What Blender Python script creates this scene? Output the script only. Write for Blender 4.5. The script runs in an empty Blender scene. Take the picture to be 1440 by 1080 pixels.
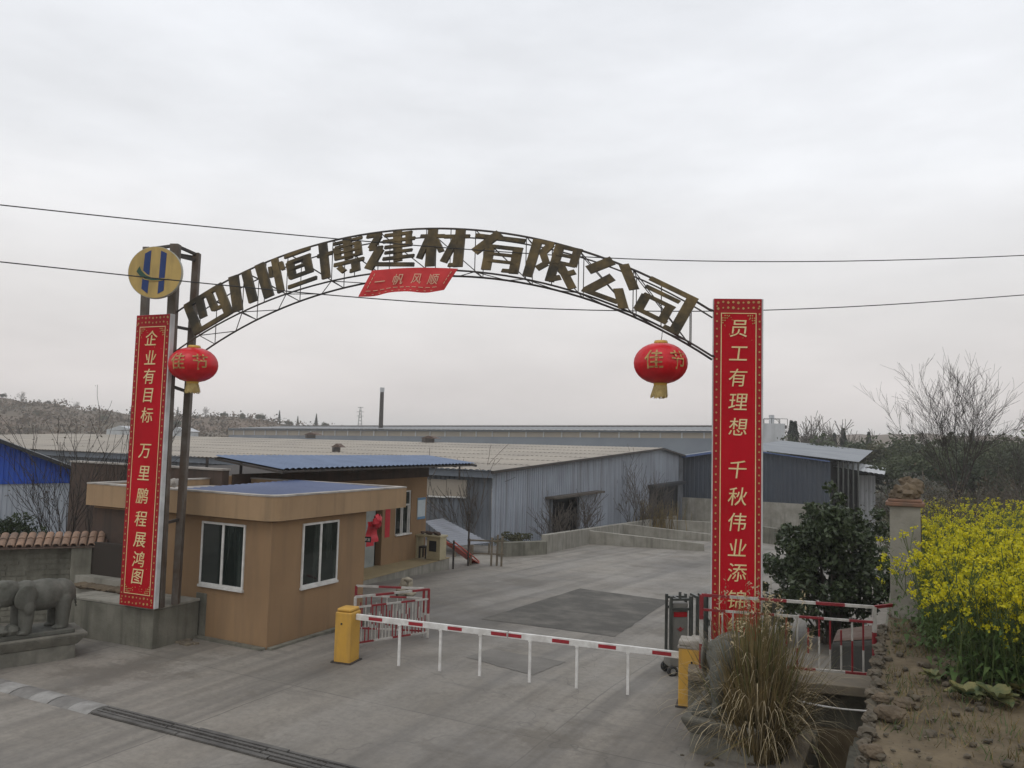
import bpy, bmesh, math, random
import numpy as np
from mathutils import Vector, Matrix, noise as mnoise

scene = bpy.context.scene
COL = scene.collection
rad = math.radians
random.seed(7)
RNG = np.random.default_rng(7)

# ---------------------------------------------------------------- camera
FPX = 1100.0
PITCH, ROLL = rad(4.1), rad(1.5)
CAM = np.array([0.0, 0.0, 4.2])
cF = np.array([0, math.cos(PITCH), math.sin(PITCH)])
cU0 = np.array([0, -math.sin(PITCH), math.cos(PITCH)])
cX = np.array([1.0, 0, 0])
cR = math.cos(ROLL) * cX + math.sin(ROLL) * cU0
cU = math.cos(ROLL) * cU0 - math.sin(ROLL) * cX
cd = bpy.data.cameras.new('camera')
cd.lens = FPX / 1440 * 36
cd.sensor_width = 36
cd.clip_end = 6000
cam = bpy.data.objects.new('camera', cd)
COL.objects.link(cam)
cam.matrix_world = Matrix(((cR[0], cU[0], -cF[0], CAM[0]), (cR[1], cU[1], -cF[1], CAM[1]),
                           (cR[2], cU[2], -cF[2], CAM[2]), (0, 0, 0, 1)))
scene.camera = cam

# ---------------------------------------------------------------- sky, sun, exposure
SUN_EL, SUN_AZ = rad(56), rad(-150)      # azimuth measured from +Y towards +X
world = bpy.data.worlds.new('World')
scene.world = world
world.use_nodes = True
nt = world.node_tree
nt.nodes.clear()
def wn(t, **k):
    n = nt.nodes.new(t)
    for a, b in k.items(): setattr(n, a, b)
    return n
sky = wn('ShaderNodeTexSky', sky_type='NISHITA', sun_disc=False, sun_elevation=SUN_EL, sun_rotation=SUN_AZ,
         air_density=1.0, dust_density=4.0, ozone_density=1.0)
hs = wn('ShaderNodeHueSaturation')
hs.inputs['Saturation'].default_value = 0.25
hs.inputs['Value'].default_value = 1.0
nt.links.new(sky.outputs[0], hs.inputs['Color'])
tc = wn('ShaderNodeTexCoord')
sep = wn('ShaderNodeSeparateXYZ')
nt.links.new(tc.outputs['Generated'], sep.inputs[0])
ramp = wn('ShaderNodeValToRGB')             # overcast layer: warm grey low down, neutral grey above
ce = ramp.color_ramp.elements
ce[0].position, ce[0].color = 0.0, (5.6, 5.15, 5.0, 1)
ce[1].position, ce[1].color = 0.62, (6.65, 6.88, 7.3, 1)
e_ = ramp.color_ramp.elements.new(0.16); e_.color = (6.0, 5.85, 5.8, 1)
e_ = ramp.color_ramp.elements.new(0.32); e_.color = (6.6, 6.72, 6.95, 1)
nt.links.new(sep.outputs['Z'], ramp.inputs[0])
mp = wn('ShaderNodeMapping')
mp.inputs['Scale'].default_value = (1.6, 1.6, 5.5)
nt.links.new(tc.outputs['Generated'], mp.inputs[0])
nz = wn('ShaderNodeTexNoise')
nz.inputs['Scale'].default_value = 1.7
nz.inputs['Detail'].default_value = 7
nz.inputs['Roughness'].default_value = 0.55
nt.links.new(mp.outputs[0], nz.inputs['Vector'])
mr = wn('ShaderNodeMapRange')
mr.inputs['From Min'].default_value = 0.3; mr.inputs['From Max'].default_value = 0.7
mr.inputs['To Min'].default_value = 0.89; mr.inputs['To Max'].default_value = 1.08
nt.links.new(nz.outputs['Fac'], mr.inputs['Value'])
mul = wn('ShaderNodeVectorMath', operation='SCALE')
nt.links.new(ramp.outputs[0], mul.inputs[0]); nt.links.new(mr.outputs[0], mul.inputs['Scale'])
mix = wn('ShaderNodeMix', data_type='RGBA')
mix.inputs[0].default_value = 0.94
nt.links.new(hs.outputs[0], mix.inputs[6]); nt.links.new(mul.outputs[0], mix.inputs[7])
bg = wn('ShaderNodeBackground')
bg.inputs['Strength'].default_value = 0.140
out = wn('ShaderNodeOutputWorld')
nt.links.new(mix.outputs[2], bg.inputs['Color']); nt.links.new(bg.outputs[0], out.inputs['Surface'])

sd = bpy.data.lights.new('sun', 'SUN')
sd.energy = 0.5; sd.angle = rad(30); sd.color = (1.0, 0.97, 0.92)
sun = bpy.data.objects.new('sun', sd); COL.objects.link(sun)
sdir = Vector((math.sin(SUN_AZ) * math.cos(SUN_EL), math.cos(SUN_AZ) * math.cos(SUN_EL), math.sin(SUN_EL)))
sun.rotation_euler = sdir.to_track_quat('Z', 'Y').to_euler()
sun.location = (0, 0, 60)
scene.view_settings.view_transform = 'Standard'
scene.view_settings.look = 'None'
scene.view_settings.exposure = 0.0
scene.view_settings.gamma = 1.0
scene.cycles.use_denoising = True
scene.cycles.max_bounces = 6
scene.cycles.transparent_max_bounces = 8
scene.cycles.volume_bounces = 2

# ---------------------------------------------------------------- geometry helpers
def ray(x, y): return cF + (x - 720) / FPX * cR + (540 - y) / FPX * cU
def at(x, y, Y):                     # the point on the sight line of a photo pixel at depth Y
    v = ray(x, y); return CAM + v * (Y / v[1])
def onz(x, y, z):
    v = ray(x, y); return CAM + v * ((z - 4.2) / v[2])
A27 = rad(27)
E = np.array([math.cos(A27), -math.sin(A27)])    # across the site
Rr = np.array([math.sin(A27), math.cos(A27)])    # along the drive
def W(s, t, z=0.0): return np.array([s * E[0] + t * Rr[0], s * E[1] + t * Rr[1], z])
def ST(x, y): return x * E[0] + y * E[1], x * Rr[0] + y * Rr[1]
def gz(t): return -0.05 * min(max(t - 13, 0), 60)
def ground(x, y): return gz(ST(x, y)[1])
def G(x, y):
    v = ray(x, y); k = 3.0
    while k < 600:
        q = CAM + v * k
        if q[2] < ground(q[0], q[1]): return q
        k += 0.03
    return q
def smooth(a, b, x):
    x = min(max((x - a) / (b - a), 0), 1); return x * x * (3 - 2 * x)
def H(s, t):                          # terrain: yard, ditch, field bank
    base = gz(t)
    if t < 12.95 and -1.27 < s < -0.78: return -0.65
    if t < 12.95 and -1.52 < s < -0.36: return -0.02
    if s > -0.36:
        bank = 1.4 - 0.25 * smooth(16, 30, t)
        if s > -0.3:
            n = mnoise.noise((s * 1.3, t * 1.3, 0)) * 0.05 + mnoise.noise((s * 4, t * 4, 3)) * 0.02
            bank += n + 0.12 * smooth(1.0, 3.0, s)
        k = smooth(34, 60, t)
        return bank * (1 - k) + (base + 0.6) * k
    return base
def HW(x, y): return H(*ST(x, y))

# ---------------------------------------------------------------- materials
MATS = {}
def mat(name, col, rough=0.8, col2=None, scale=3.0, bump=0.0, bscale=None, metal=0.0, detail=6, lo=0.35, hi=0.65,
        spec=0.5, stretch=(1, 1, 1), streak=None, trans=0.0):
    if name in MATS: return MATS[name]
    m = bpy.data.materials.new(name); m.use_nodes = True
    n = m.node_tree; b = n.nodes['Principled BSDF']; L = n.links.new
    b.inputs['Roughness'].default_value = rough
    b.inputs['Metallic'].default_value = metal
    b.inputs['Specular IOR Level'].default_value = spec
    if trans: b.inputs['Subsurface Weight'].default_value = 0.0
    geo = n.nodes.new('ShaderNodeNewGeometry')
    mpn = n.nodes.new('ShaderNodeMapping'); mpn.inputs['Scale'].default_value = stretch
    L(geo.outputs['Position'], mpn.inputs[0])
    colsock = None
    if col2 is not None:
        t = n.nodes.new('ShaderNodeTexNoise'); t.inputs['Scale'].default_value = scale
        t.inputs['Detail'].default_value = detail; t.inputs['Roughness'].default_value = 0.62
        L(mpn.outputs[0], t.inputs['Vector'])
        r = n.nodes.new('ShaderNodeMapRange'); r.inputs['From Min'].default_value = lo; r.inputs['From Max'].default_value = hi
        L(t.outputs['Fac'], r.inputs['Value'])
        mx = n.nodes.new('ShaderNodeMix'); mx.data_type = 'RGBA'
        L(r.outputs[0], mx.inputs[0])
        mx.inputs[6].default_value = (*col, 1); mx.inputs[7].default_value = (*col2, 1)
        colsock = mx.outputs[2]
    if streak is not None:             # rain streaks / stains: noise stretched along z
        sc, sz, amount, scol = streak
        mp2 = n.nodes.new('ShaderNodeMapping'); mp2.inputs['Scale'].default_value = (sc, sc, sz)
        L(geo.outputs['Position'], mp2.inputs[0])
        t = n.nodes.new('ShaderNodeTexNoise'); t.inputs['Scale'].default_value = 1; t.inputs['Detail'].default_value = 5
        L(mp2.outputs[0], t.inputs['Vector'])
        r = n.nodes.new('ShaderNodeMapRange'); r.inputs['From Min'].default_value = 0.48; r.inputs['From Max'].default_value = 0.72
        r.inputs['To Max'].default_value = amount
        L(t.outputs['Fac'], r.inputs['Value'])
        mx = n.nodes.new('ShaderNodeMix'); mx.data_type = 'RGBA'
        L(r.outputs[0], mx.inputs[0])
        if colsock: L(colsock, mx.inputs[6])
        else: mx.inputs[6].default_value = (*col, 1)
        mx.inputs[7].default_value = (*scol, 1)
        colsock = mx.outputs[2]
    if colsock: L(colsock, b.inputs['Base Color'])
    else: b.inputs['Base Color'].default_value = (*col, 1)
    if bump:
        t = n.nodes.new('ShaderNodeTexNoise'); t.inputs['Scale'].default_value = bscale or scale * 4
        t.inputs['Detail'].default_value = 5
        L(mpn.outputs[0], t.inputs['Vector'])
        bp = n.nodes.new('ShaderNodeBump'); bp.inputs['Strength'].default_value = bump; bp.inputs['Distance'].default_value = 0.02
        L(t.outputs['Fac'], bp.inputs['Height']); L(bp.outputs[0], b.inputs['Normal'])
    MATS[name] = m
    return m

def leafmat(name, a, b_, rough=0.6, scale=6.0, transl=0.25):
    """foliage: per-place colour variation and a little translucency"""
    m = mat(name, a, rough, b_, scale, spec=0.3)
    n = m.node_tree; pb = n.nodes['Principled BSDF']
    tr = n.nodes.new('ShaderNodeBsdfTranslucent'); ms = n.nodes.new('ShaderNodeMixShader')
    ms.inputs[0].default_value = transl
    src = pb.inputs['Base Color'].links[0].from_socket
    n.links.new(src, tr.inputs['Color'])
    n.links.new(pb.outputs[0], ms.inputs[1]); n.links.new(tr.outputs[0], ms.inputs[2])
    o = [x for x in n.nodes if x.type == 'OUTPUT_MATERIAL'][0]
    n.links.new(ms.outputs[0], o.inputs['Surface'])
    return m

def concrete_yard():
    m = bpy.data.materials.new('yard_concrete'); m.use_nodes = True
    n = m.node_tree; b = n.nodes['Principled BSDF']; L = n.links.new
    geo = n.nodes.new('ShaderNodeNewGeometry')
    mpn = n.nodes.new('ShaderNodeMapping'); mpn.vector_type = 'POINT'
    mpn.inputs['Rotation'].default_value = (0, 0, A27)
    L(geo.outputs['Position'], mpn.inputs[0])
    def noise(sc, stretch=(1, 1, 1), det=6, ro=0.6):
        q = n.nodes.new('ShaderNodeMapping'); q.inputs['Scale'].default_value = stretch
        L(mpn.outputs[0], q.inputs[0])
        t = n.nodes.new('ShaderNodeTexNoise'); t.inputs['Scale'].default_value = sc
        t.inputs['Detail'].default_value = det; t.inputs['Roughness'].default_value = ro
        L(q.outputs[0], t.inputs['Vector']); return t.outputs['Fac']
    def mr(s, a, b2, c=0.0, d=1.0):
        r = n.nodes.new('ShaderNodeMapRange'); r.inputs['From Min'].default_value = a; r.inputs['From Max'].default_value = b2
        r.inputs['To Min'].default_value = c; r.inputs['To Max'].default_value = d
        L(s, r.inputs['Value']); return r.outputs[0]
    def mixc(f, a, c):
        x = n.nodes.new('ShaderNodeMix'); x.data_type = 'RGBA'; L(f, x.inputs[0])
        if isinstance(a, tuple): x.inputs[6].default_value = (*a, 1)
        else: L(a, x.inputs[6])
        if isinstance(c, tuple): x.inputs[7].default_value = (*c, 1)
        else: L(c, x.inputs[7])
        return x.outputs[2]
    br = n.nodes.new('ShaderNodeTexBrick')            # cast slabs, slightly different tints, dark joints
    br.inputs['Scale'].default_value = 1.0
    br.inputs['Color1'].default_value = (0.214, 0.192, 0.160, 1); br.inputs['Color2'].default_value = (0.242, 0.217, 0.182, 1)
    br.inputs['Mortar'].default_value = (0.115, 0.105, 0.090, 1)
    br.inputs['Mortar Size'].default_value = 0.016; br.inputs['Mortar Smooth'].default_value = 0.5
    br.inputs['Brick Width'].default_value = 4.6; br.inputs['Row Height'].default_value = 5.2; br.offset = 0.0
    wv = n.nodes.new('ShaderNodeVectorMath'); wv.operation = 'ADD'
    nzz = n.nodes.new('ShaderNodeTexNoise'); nzz.inputs['Scale'].default_value = 1.6
    L(mpn.outputs[0], nzz.inputs['Vector'])
    sc_ = n.nodes.new('ShaderNodeVectorMath'); sc_.operation = 'SCALE'; sc_.inputs['Scale'].default_value = 0.06
    L(nzz.outputs['Color'], sc_.inputs[0])
    L(mpn.outputs[0], wv.inputs[0]); L(sc_.outputs[0], wv.inputs[1]); L(wv.outputs[0], br.inputs['Vector'])
    c = br.outputs['Color']
    c = mixc(mr(noise(0.22, (1.0, 0.45, 1), 7, 0.65), 0.44, 0.62, 0, 0.85), c, (0.092, 0.083, 0.072))   # broad dirty areas
    c = mixc(mr(noise(0.5, (1.6, 0.12, 1), 5), 0.45, 0.70, 0, 0.6), c, (0.270, 0.250, 0.220))           # wheel-swept paler streaks
    c = mixc(mr(noise(1.1, (0.3, 1.5, 1), 6, 0.7), 0.56, 0.72, 0, 0.55), c, (0.085, 0.078, 0.070))        # puddle-like cross stains
    c = mixc(mr(noise(9, (1, 1, 1), 8, 0.75), 0.42, 0.72, 0, 0.5), c, (0.09, 0.082, 0.072))              # grain
    c = mixc(mr(noise(0.55, (2.6, 0.07, 1), 4), 0.50, 0.66, 0, 0.6), c, (0.090, 0.082, 0.072))           # tyre tracks along the drive
    c = mixc(mr(noise(0.35, (1, 1, 1), 8, 0.75), 0.54, 0.61, 0, 0.6), c, (0.108, 0.094, 0.075))          # brown muddy blots
    vo = n.nodes.new('ShaderNodeTexVoronoi'); vo.feature = 'DISTANCE_TO_EDGE'; vo.inputs['Scale'].default_value = 0.13
    wv2 = n.nodes.new('ShaderNodeVectorMath'); wv2.operation = 'ADD'
    sc2 = n.nodes.new('ShaderNodeVectorMath'); sc2.operation = 'SCALE'; sc2.inputs['Scale'].default_value = 1.1
    L(nzz.outputs['Color'], sc2.inputs[0]); L(mpn.outputs[0], wv2.inputs[0]); L(sc2.outputs[0], wv2.inputs[1])
    L(wv2.outputs[0], vo.inputs['Vector'])
    c = mixc(mr(vo.outputs['Distance'], 0.0, 0.0025, 0.38, 0), c, (0.05, 0.046, 0.042))                   # cracks
    L(c, b.inputs['Base Color'])
    L(mr(noise(0.6), 0.4, 0.65, 0.62, 0.9), b.inputs['Roughness'])
    bp = n.nodes.new('ShaderNodeBump'); bp.inputs['Strength'].default_value = 0.25; bp.inputs['Distance'].default_value = 0.01
    L(noise(40, det=4), bp.inputs['Height']); L(bp.outputs[0], b.inputs['Normal'])
    return m

M = {}
def mk(k, *a, **kw): M[k] = mat(k, *a, **kw)
mk('soil', (0.082, 0.060, 0.033), 0.95, (0.155, 0.118, 0.070), 1.9, 1.0, 7)
mk('drygrass_soil', (0.10, 0.085, 0.05), 0.95, (0.065, 0.075, 0.03), 0.35, 0.6, 5)
M['yard'] = concrete_yard()
mk('asphalt', (0.066, 0.061, 0.052), 0.9, (0.165, 0.150, 0.128), 1.1, 0.5, 30, lo=.46, hi=.80)
mk('old_patch', (0.120, 0.111, 0.098), 0.9, (0.178, 0.165, 0.146), 1.3, 0.4, 30)
mk('tan_render', (0.285, 0.178, 0.092), 0.9, (0.238, 0.147, 0.076), 0.6, 0.15, 60, streak=(3.5, 0.4, 0.45, (0.155, 0.104, 0.062)))
mk('tan_parapet', (0.365, 0.245, 0.138), 0.9, (0.305, 0.202, 0.112), 0.8, 0.15, 60, streak=(4.5, 0.35, 0.5, (0.18, 0.130, 0.08)))
mk('cap_white', (0.42, 0.39, 0.35), 0.85, (0.24, 0.215, 0.19), 2.5, 0.2)
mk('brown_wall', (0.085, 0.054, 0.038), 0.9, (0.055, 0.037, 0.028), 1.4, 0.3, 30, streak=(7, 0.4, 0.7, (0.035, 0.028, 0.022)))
mk('blue_sheet', (0.042, 0.064, 0.145), 0.55, (0.065, 0.090, 0.175), 0.9)
mk('blue_roof', (0.115, 0.160, 0.255), 0.55, (0.085, 0.122, 0.200), 1.4)
mk('white_frame', (0.66, 0.65, 0.62), 0.45, (0.50, 0.49, 0.46), 5)
mk('dark_glass', (0.010, 0.016, 0.014), 0.05, (0.040, 0.050, 0.044), 2.2, spec=0.6, stretch=(3.0, 3.0, 0.25), lo=.5, hi=.7)
mk('curtain', (0.10, 0.11, 0.11), 0.9, (0.05, 0.055, 0.06), 4)
mk('door_grey', (0.30, 0.32, 0.30), 0.6, (0.22, 0.24, 0.23), 3)
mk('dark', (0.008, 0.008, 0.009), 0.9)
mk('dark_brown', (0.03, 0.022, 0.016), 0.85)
mk('block_concrete', (0.185, 0.175, 0.140), 0.9, (0.115, 0.110, 0.085), 1.8, 0.4, 30, streak=(6, 0.5, 0.75, (0.058, 0.057, 0.042)))
mk('dark_concrete', (0.075, 0.073, 0.066), 0.9, (0.045, 0.044, 0.038), 1.6, 0.4, 25, streak=(5, 0.5, 0.5, (0.03, 0.03, 0.026)))
mk('old_wall', (0.215, 0.205, 0.165), 0.9, (0.115, 0.110, 0.085), 1.6, 0.6, 18, streak=(5, 0.5, 0.6, (0.065, 0.062, 0.046)))
mk('pale_concrete', (0.29, 0.275, 0.235), 0.9, (0.20, 0.188, 0.155), 1.6, 0.3, 25, streak=(5, 0.4, 0.6, (0.11, 0.10, 0.08)))
mk('slab_tan', (0.20, 0.165, 0.115), 0.9, (0.14, 0.12, 0.09), 2.2, 0.4)
mk('tile_red', (0.235, 0.115, 0.070), 0.85, (0.13, 0.085, 0.060), 2.0, 0.3, 20)
mk('tile_roof', (0.275, 0.170, 0.112), 0.85, (0.15, 0.10, 0.072), 3.0, 0.3, 20)
mk('brick_dark', (0.085, 0.050, 0.036), 0.9, (0.13, 0.095, 0.075), 5, 0.5)
mk('stone_statue', (0.112, 0.110, 0.093), 0.85, (0.070, 0.070, 0.056), 3.5, 0.5, 30, streak=(7, 1.2, 0.4, (0.17, 0.165, 0.14)))
mk('stone_pedestal', (0.200, 0.188, 0.155), 0.85, (0.110, 0.105, 0.085), 2.4, 0.5, 26, streak=(5, 0.8, 0.5, (0.075, 0.072, 0.058)))
mk('steel_post', (0.155, 0.138, 0.118), 0.7, (0.085, 0.062, 0.045), 2.6, 0.2, metal=0.2, streak=(9, 0.8, 0.7, (0.10, 0.055, 0.03)))
mk('steel_dark', (0.035, 0.033, 0.032), 0.6, (0.065, 0.05, 0.04), 5, metal=0.3)
mk('letter_gold', (0.165, 0.115, 0.046), 0.5, (0.036, 0.030, 0.019), 2.0, 0.4, 14, metal=0.4, lo=.34, hi=.60, streak=(7, 1.2, 0.6, (0.035, 0.028, 0.017)))
mk('letter_side', (0.06, 0.048, 0.03), 0.75)
mk('banner_red', (0.46, 0.006, 0.016), 0.65, (0.37, 0.005, 0.012), 1.2, 0.4, 1.6, spec=0.12, stretch=(1, 1, 0.6))
mk('banner_edge_red', (0.34, 0.010, 0.016), 0.6, (0.29, 0.012, 0.015), 14, spec=0.2)
mk('banner_back', (0.56, 0.56, 0.55), 0.6, (0.42, 0.42, 0.42), 4)
mk('gold', (0.66, 0.50, 0.22), 0.5, (0.76, 0.64, 0.36), 5)
mk('gold_dull', (0.50, 0.31, 0.10), 0.55, (0.36, 0.20, 0.07), 9)
mk('emblem_yellow', (0.50, 0.345, 0.105), 0.55, (0.42, 0.29, 0.09), 2.2, streak=(6, 0.9, 0.6, (0.22, 0.16, 0.06)))
mk('emblem_blue', (0.026, 0.050, 0.150), 0.6, (0.036, 0.060, 0.17), 4, spec=.2)
mk('emblem_green', (0.012, 0.062, 0.036), 0.5)
mk('emblem_rim', (0.38, 0.37, 0.30), 0.6)
mk('lantern_red', (0.66, 0.012, 0.022), 0.28, (0.50, 0.010, 0.016), 5, spec=0.35)
mk('lantern_gold', (0.60, 0.36, 0.06), 0.4)
mk('tassel', (0.52, 0.40, 0.16), 0.8, (0.36, 0.25, 0.09), 14)
mk('pennant_red', (0.58, 0.055, 0.055), 0.75, (0.48, 0.04, 0.042), 3, spec=0.2)
mk('pennant_gold', (0.66, 0.42, 0.28), 0.6)
mk('paint_white', (0.70, 0.69, 0.66), 0.45, (0.52, 0.50, 0.47), 6)
mk('paint_red', (0.33, 0.012, 0.022), 0.45, (0.25, 0.014, 0.02), 6)
mk('fence_white', (0.50, 0.48, 0.44), 0.55, (0.34, 0.32, 0.29), 7)
mk('fence_red', (0.25, 0.012, 0.018), 0.6, (0.16, 0.012, 0.015), 7)
mk('cabinet_yellow', (0.56, 0.315, 0.045), 0.55, (0.46, 0.255, 0.040), 2, streak=(8, 0.9, 0.5, (0.30, 0.18, 0.06)))
mk('cabinet_grey', (0.33, 0.30, 0.26), 0.8, (0.22, 0.20, 0.17), 5)
mk('gate_steel', (0.11, 0.115, 0.105), 0.4, (0.07, 0.075, 0.07), 4, metal=0.5)
mk('gate_panel', (0.20, 0.19, 0.17), 0.5, (0.15, 0.145, 0.13), 3)
mk('rubber', (0.02, 0.02, 0.02), 0.8)
mk('wheel_rim', (0.32, 0.32, 0.31), 0.4, metal=0.6)
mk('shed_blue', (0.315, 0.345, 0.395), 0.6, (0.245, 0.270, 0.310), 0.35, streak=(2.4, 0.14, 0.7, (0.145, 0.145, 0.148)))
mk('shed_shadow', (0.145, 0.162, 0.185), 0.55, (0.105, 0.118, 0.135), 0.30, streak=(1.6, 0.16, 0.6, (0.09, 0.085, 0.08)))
mk('shed_roof', (0.365, 0.322, 0.265), 0.85, (0.270, 0.240, 0.202), 0.15, streak=(0.5, 0.5, 0.4, (0.215, 0.195, 0.17)))
mk('sooty_sheet', (0.085, 0.092, 0.105), 0.7, (0.20, 0.215, 0.235), 0.5, streak=(2.0, 0.2, 0.8, (0.04, 0.043, 0.05)))
mk('soot', (0.014, 0.015, 0.018), 0.85, (0.03, 0.033, 0.038), 0.7)
mk('dark_blue_metal', (0.036, 0.048, 0.066), 0.55, (0.028, 0.037, 0.053), 0.4, streak=(1.5, 0.2, 0.4, (0.045, 0.05, 0.058)))
mk('trim_blue', (0.055, 0.090, 0.20), 0.5)
mk('light_roof', (0.24, 0.255, 0.27), 0.7, (0.19, 0.20, 0.215), 0.3)
mk('shelter_roof', (0.20, 0.21, 0.235), 0.7, (0.15, 0.155, 0.17), 0.8)
mk('far_roof', (0.20, 0.205, 0.21), 0.7, (0.16, 0.165, 0.17), 0.1)
mk('far_band', (0.33, 0.285, 0.225), 0.8, (0.27, 0.24, 0.20), 0.25)
mk('far_wall', (0.18, 0.205, 0.235), 0.7, (0.15, 0.17, 0.20), 0.2)
mk('white_metal', (0.50, 0.51, 0.52), 0.6, (0.40, 0.41, 0.42), 0.4, streak=(1.5, 0.2, 0.6, (0.27, 0.27, 0.27)))
mk('deep_blue', (0.010, 0.062, 0.42), 0.5, (0.012, 0.070, 0.33), 0.8, streak=(4, 0.4, 0.3, (0.02, 0.05, 0.2)))
mk('grey_sheet', (0.36, 0.39, 0.43), 0.6, (0.30, 0.325, 0.36), 0.6, streak=(4, 0.4, 0.4, (0.20, 0.215, 0.24)))
mk('porch', (0.34, 0.265, 0.140), 0.7, (0.27, 0.21, 0.115), 1.2)
mk('cream', (0.42, 0.36, 0.22), 0.7, (0.34, 0.29, 0.18), 2)
mk('slide_red', (0.50, 0.075, 0.045), 0.5, (0.42, 0.07, 0.05), 3)
mk('wood_old', (0.20, 0.165, 0.115), 0.9, (0.12, 0.10, 0.075), 5)
mk('bow_red', (0.52, 0.010, 0.024), 0.55, (0.40, 0.010, 0.02), 6)
mk('notice', (0.50, 0.56, 0.58), 0.6, (0.42, 0.48, 0.52), 5)
mk('notice_blue', (0.10, 0.22, 0.36), 0.6)
mk('pale_stone', (0.40, 0.355, 0.27), 0.9, (0.28, 0.245, 0.185), 4, 0.6, 14)
mk('rubble', (0.120, 0.096, 0.066), 0.95, (0.058, 0.050, 0.036), 3.5, 0.9, 14)
mk('rock_brown', (0.150, 0.112, 0.072), 0.95, (0.085, 0.064, 0.042), 4.0, 0.9, 12)
mk('drain_metal', (0.125, 0.118, 0.107), 0.8, (0.065, 0.06, 0.055), 2.2, 0.5)
mk('bump_white', (0.31, 0.30, 0.28), 0.85, (0.165, 0.157, 0.145), 3.0, 0.4)
mk('bump_black', (0.135, 0.128, 0.118), 0.85, (0.19, 0.18, 0.165), 5, 0.3)
mk('cable', (0.012, 0.012, 0.012), 0.6)
mk('bark', (0.060, 0.048, 0.038), 0.95, (0.095, 0.080, 0.065), 5, 0.5)
mk('bark_dark', (0.045, 0.038, 0.032), 0.95, (0.030, 0.026, 0.022), 3)
mk('bark_mid', (0.080, 0.070, 0.058), 0.95, (0.055, 0.048, 0.040), 3)
mk('bark_grey', (0.125, 0.110, 0.092), 0.95, (0.085, 0.074, 0.062), 3)
M['hill'] = mat('hill', (0.130, 0.088, 0.058), 0.95, (0.085, 0.070, 0.045), 0.035, 0.3, 0.3)
M['leaf_dark'] = leafmat('leaf_dark', (0.016, 0.026, 0.012), (0.048, 0.068, 0.026), 0.38, 3.0, 0.15)
M['leaf_shrub'] = leafmat('leaf_shrub', (0.020, 0.032, 0.015), (0.075, 0.098, 0.045), 0.35, 4.5, 0.15)
M['leaf_tree'] = leafmat('leaf_tree', (0.040, 0.055, 0.028), (0.082, 0.094, 0.045), 0.7, 0.3, 0.2)
M['leaf_olive'] = leafmat('leaf_olive', (0.090, 0.084, 0.044), (0.062, 0.072, 0.036), 0.7, 0.4, 0.2)
M['leaf_conifer'] = leafmat('leaf_conifer', (0.020, 0.028, 0.020), (0.038, 0.044, 0.026), 0.7, 0.6, 0.1)
M['leaf_brown'] = leafmat('leaf_brown', (0.105, 0.080, 0.055), (0.068, 0.060, 0.042), 0.8, 0.3, 0.15)
M['leaf_hill'] = leafmat('leaf_hill', (0.150, 0.105, 0.068), (0.085, 0.068, 0.044), 0.9, 0.05, 0.15)
M['leaf_grey'] = leafmat('leaf_grey', (0.16, 0.155, 0.13), (0.10, 0.10, 0.078), 0.8, 1.5, 0.2)
M['rape_leaf'] = leafmat('rape_leaf', (0.060, 0.110, 0.030), (0.115, 0.165, 0.055), 0.55, 5, 0.3)
M['rape_stem'] = leafmat('rape_stem', (0.080, 0.130, 0.040), (0.13, 0.155, 0.055), 0.6, 5, 0.2)
M['rape_flower'] = leafmat('rape_flower', (0.70, 0.60, 0.012), (0.40, 0.40, 0.030), 0.6, 9, 0.35)
M['cabbage'] = leafmat('cabbage', (0.075, 0.120, 0.060), (0.27, 0.235, 0.095), 0.6, 5.0, 0.25)
M['straw'] = leafmat('straw', (0.255, 0.190, 0.088), (0.105, 0.082, 0.036), 0.7, 2.2, 0.25)
M['straw_pale'] = leafmat('straw_pale', (0.52, 0.44, 0.29), (0.38, 0.30, 0.18), 0.7, 4, 0.25)
M['blade_green'] = leafmat('blade_green', (0.085, 0.105, 0.032), (0.15, 0.135, 0.05), 0.6, 3, 0.25)
M['weed'] = leafmat('weed', (0.055, 0.095, 0.028), (0.10, 0.12, 0.045), 0.6, 6, 0.25)

# ---------------------------------------------------------------- object helpers
ORG = {}
def setp(o, label=None, cat=None, group=None, kind=None):
    if label: o['label'] = label
    if cat: o['category'] = cat
    if group: o['group'] = group
    if kind: o['kind'] = kind
    return o
def thing(name, label, cat, loc, group=None):
    o = bpy.data.objects.new(name, None); o.empty_display_size = 0.2
    COL.objects.link(o); o.location = tuple(loc)
    ORG[o] = np.array(loc, float)
    return setp(o, label, cat, group)
def link_mesh(name, me, mats, parent=None, loc=None, smooth=False):
    o = bpy.data.objects.new(name, me); COL.objects.link(o)
    for m in (mats if isinstance(mats, (list, tuple)) else [mats]): me.materials.append(m)
    if parent is not None:
        o.parent = parent; ORG[o] = ORG[parent]
    else:
        ORG[o] = np.array(loc if loc is not None else (0, 0, 0), float)
        o.location = tuple(ORG[o])
    if smooth: me.polygons.foreach_set('use_smooth', [True] * len(me.polygons))
    return o

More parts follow.
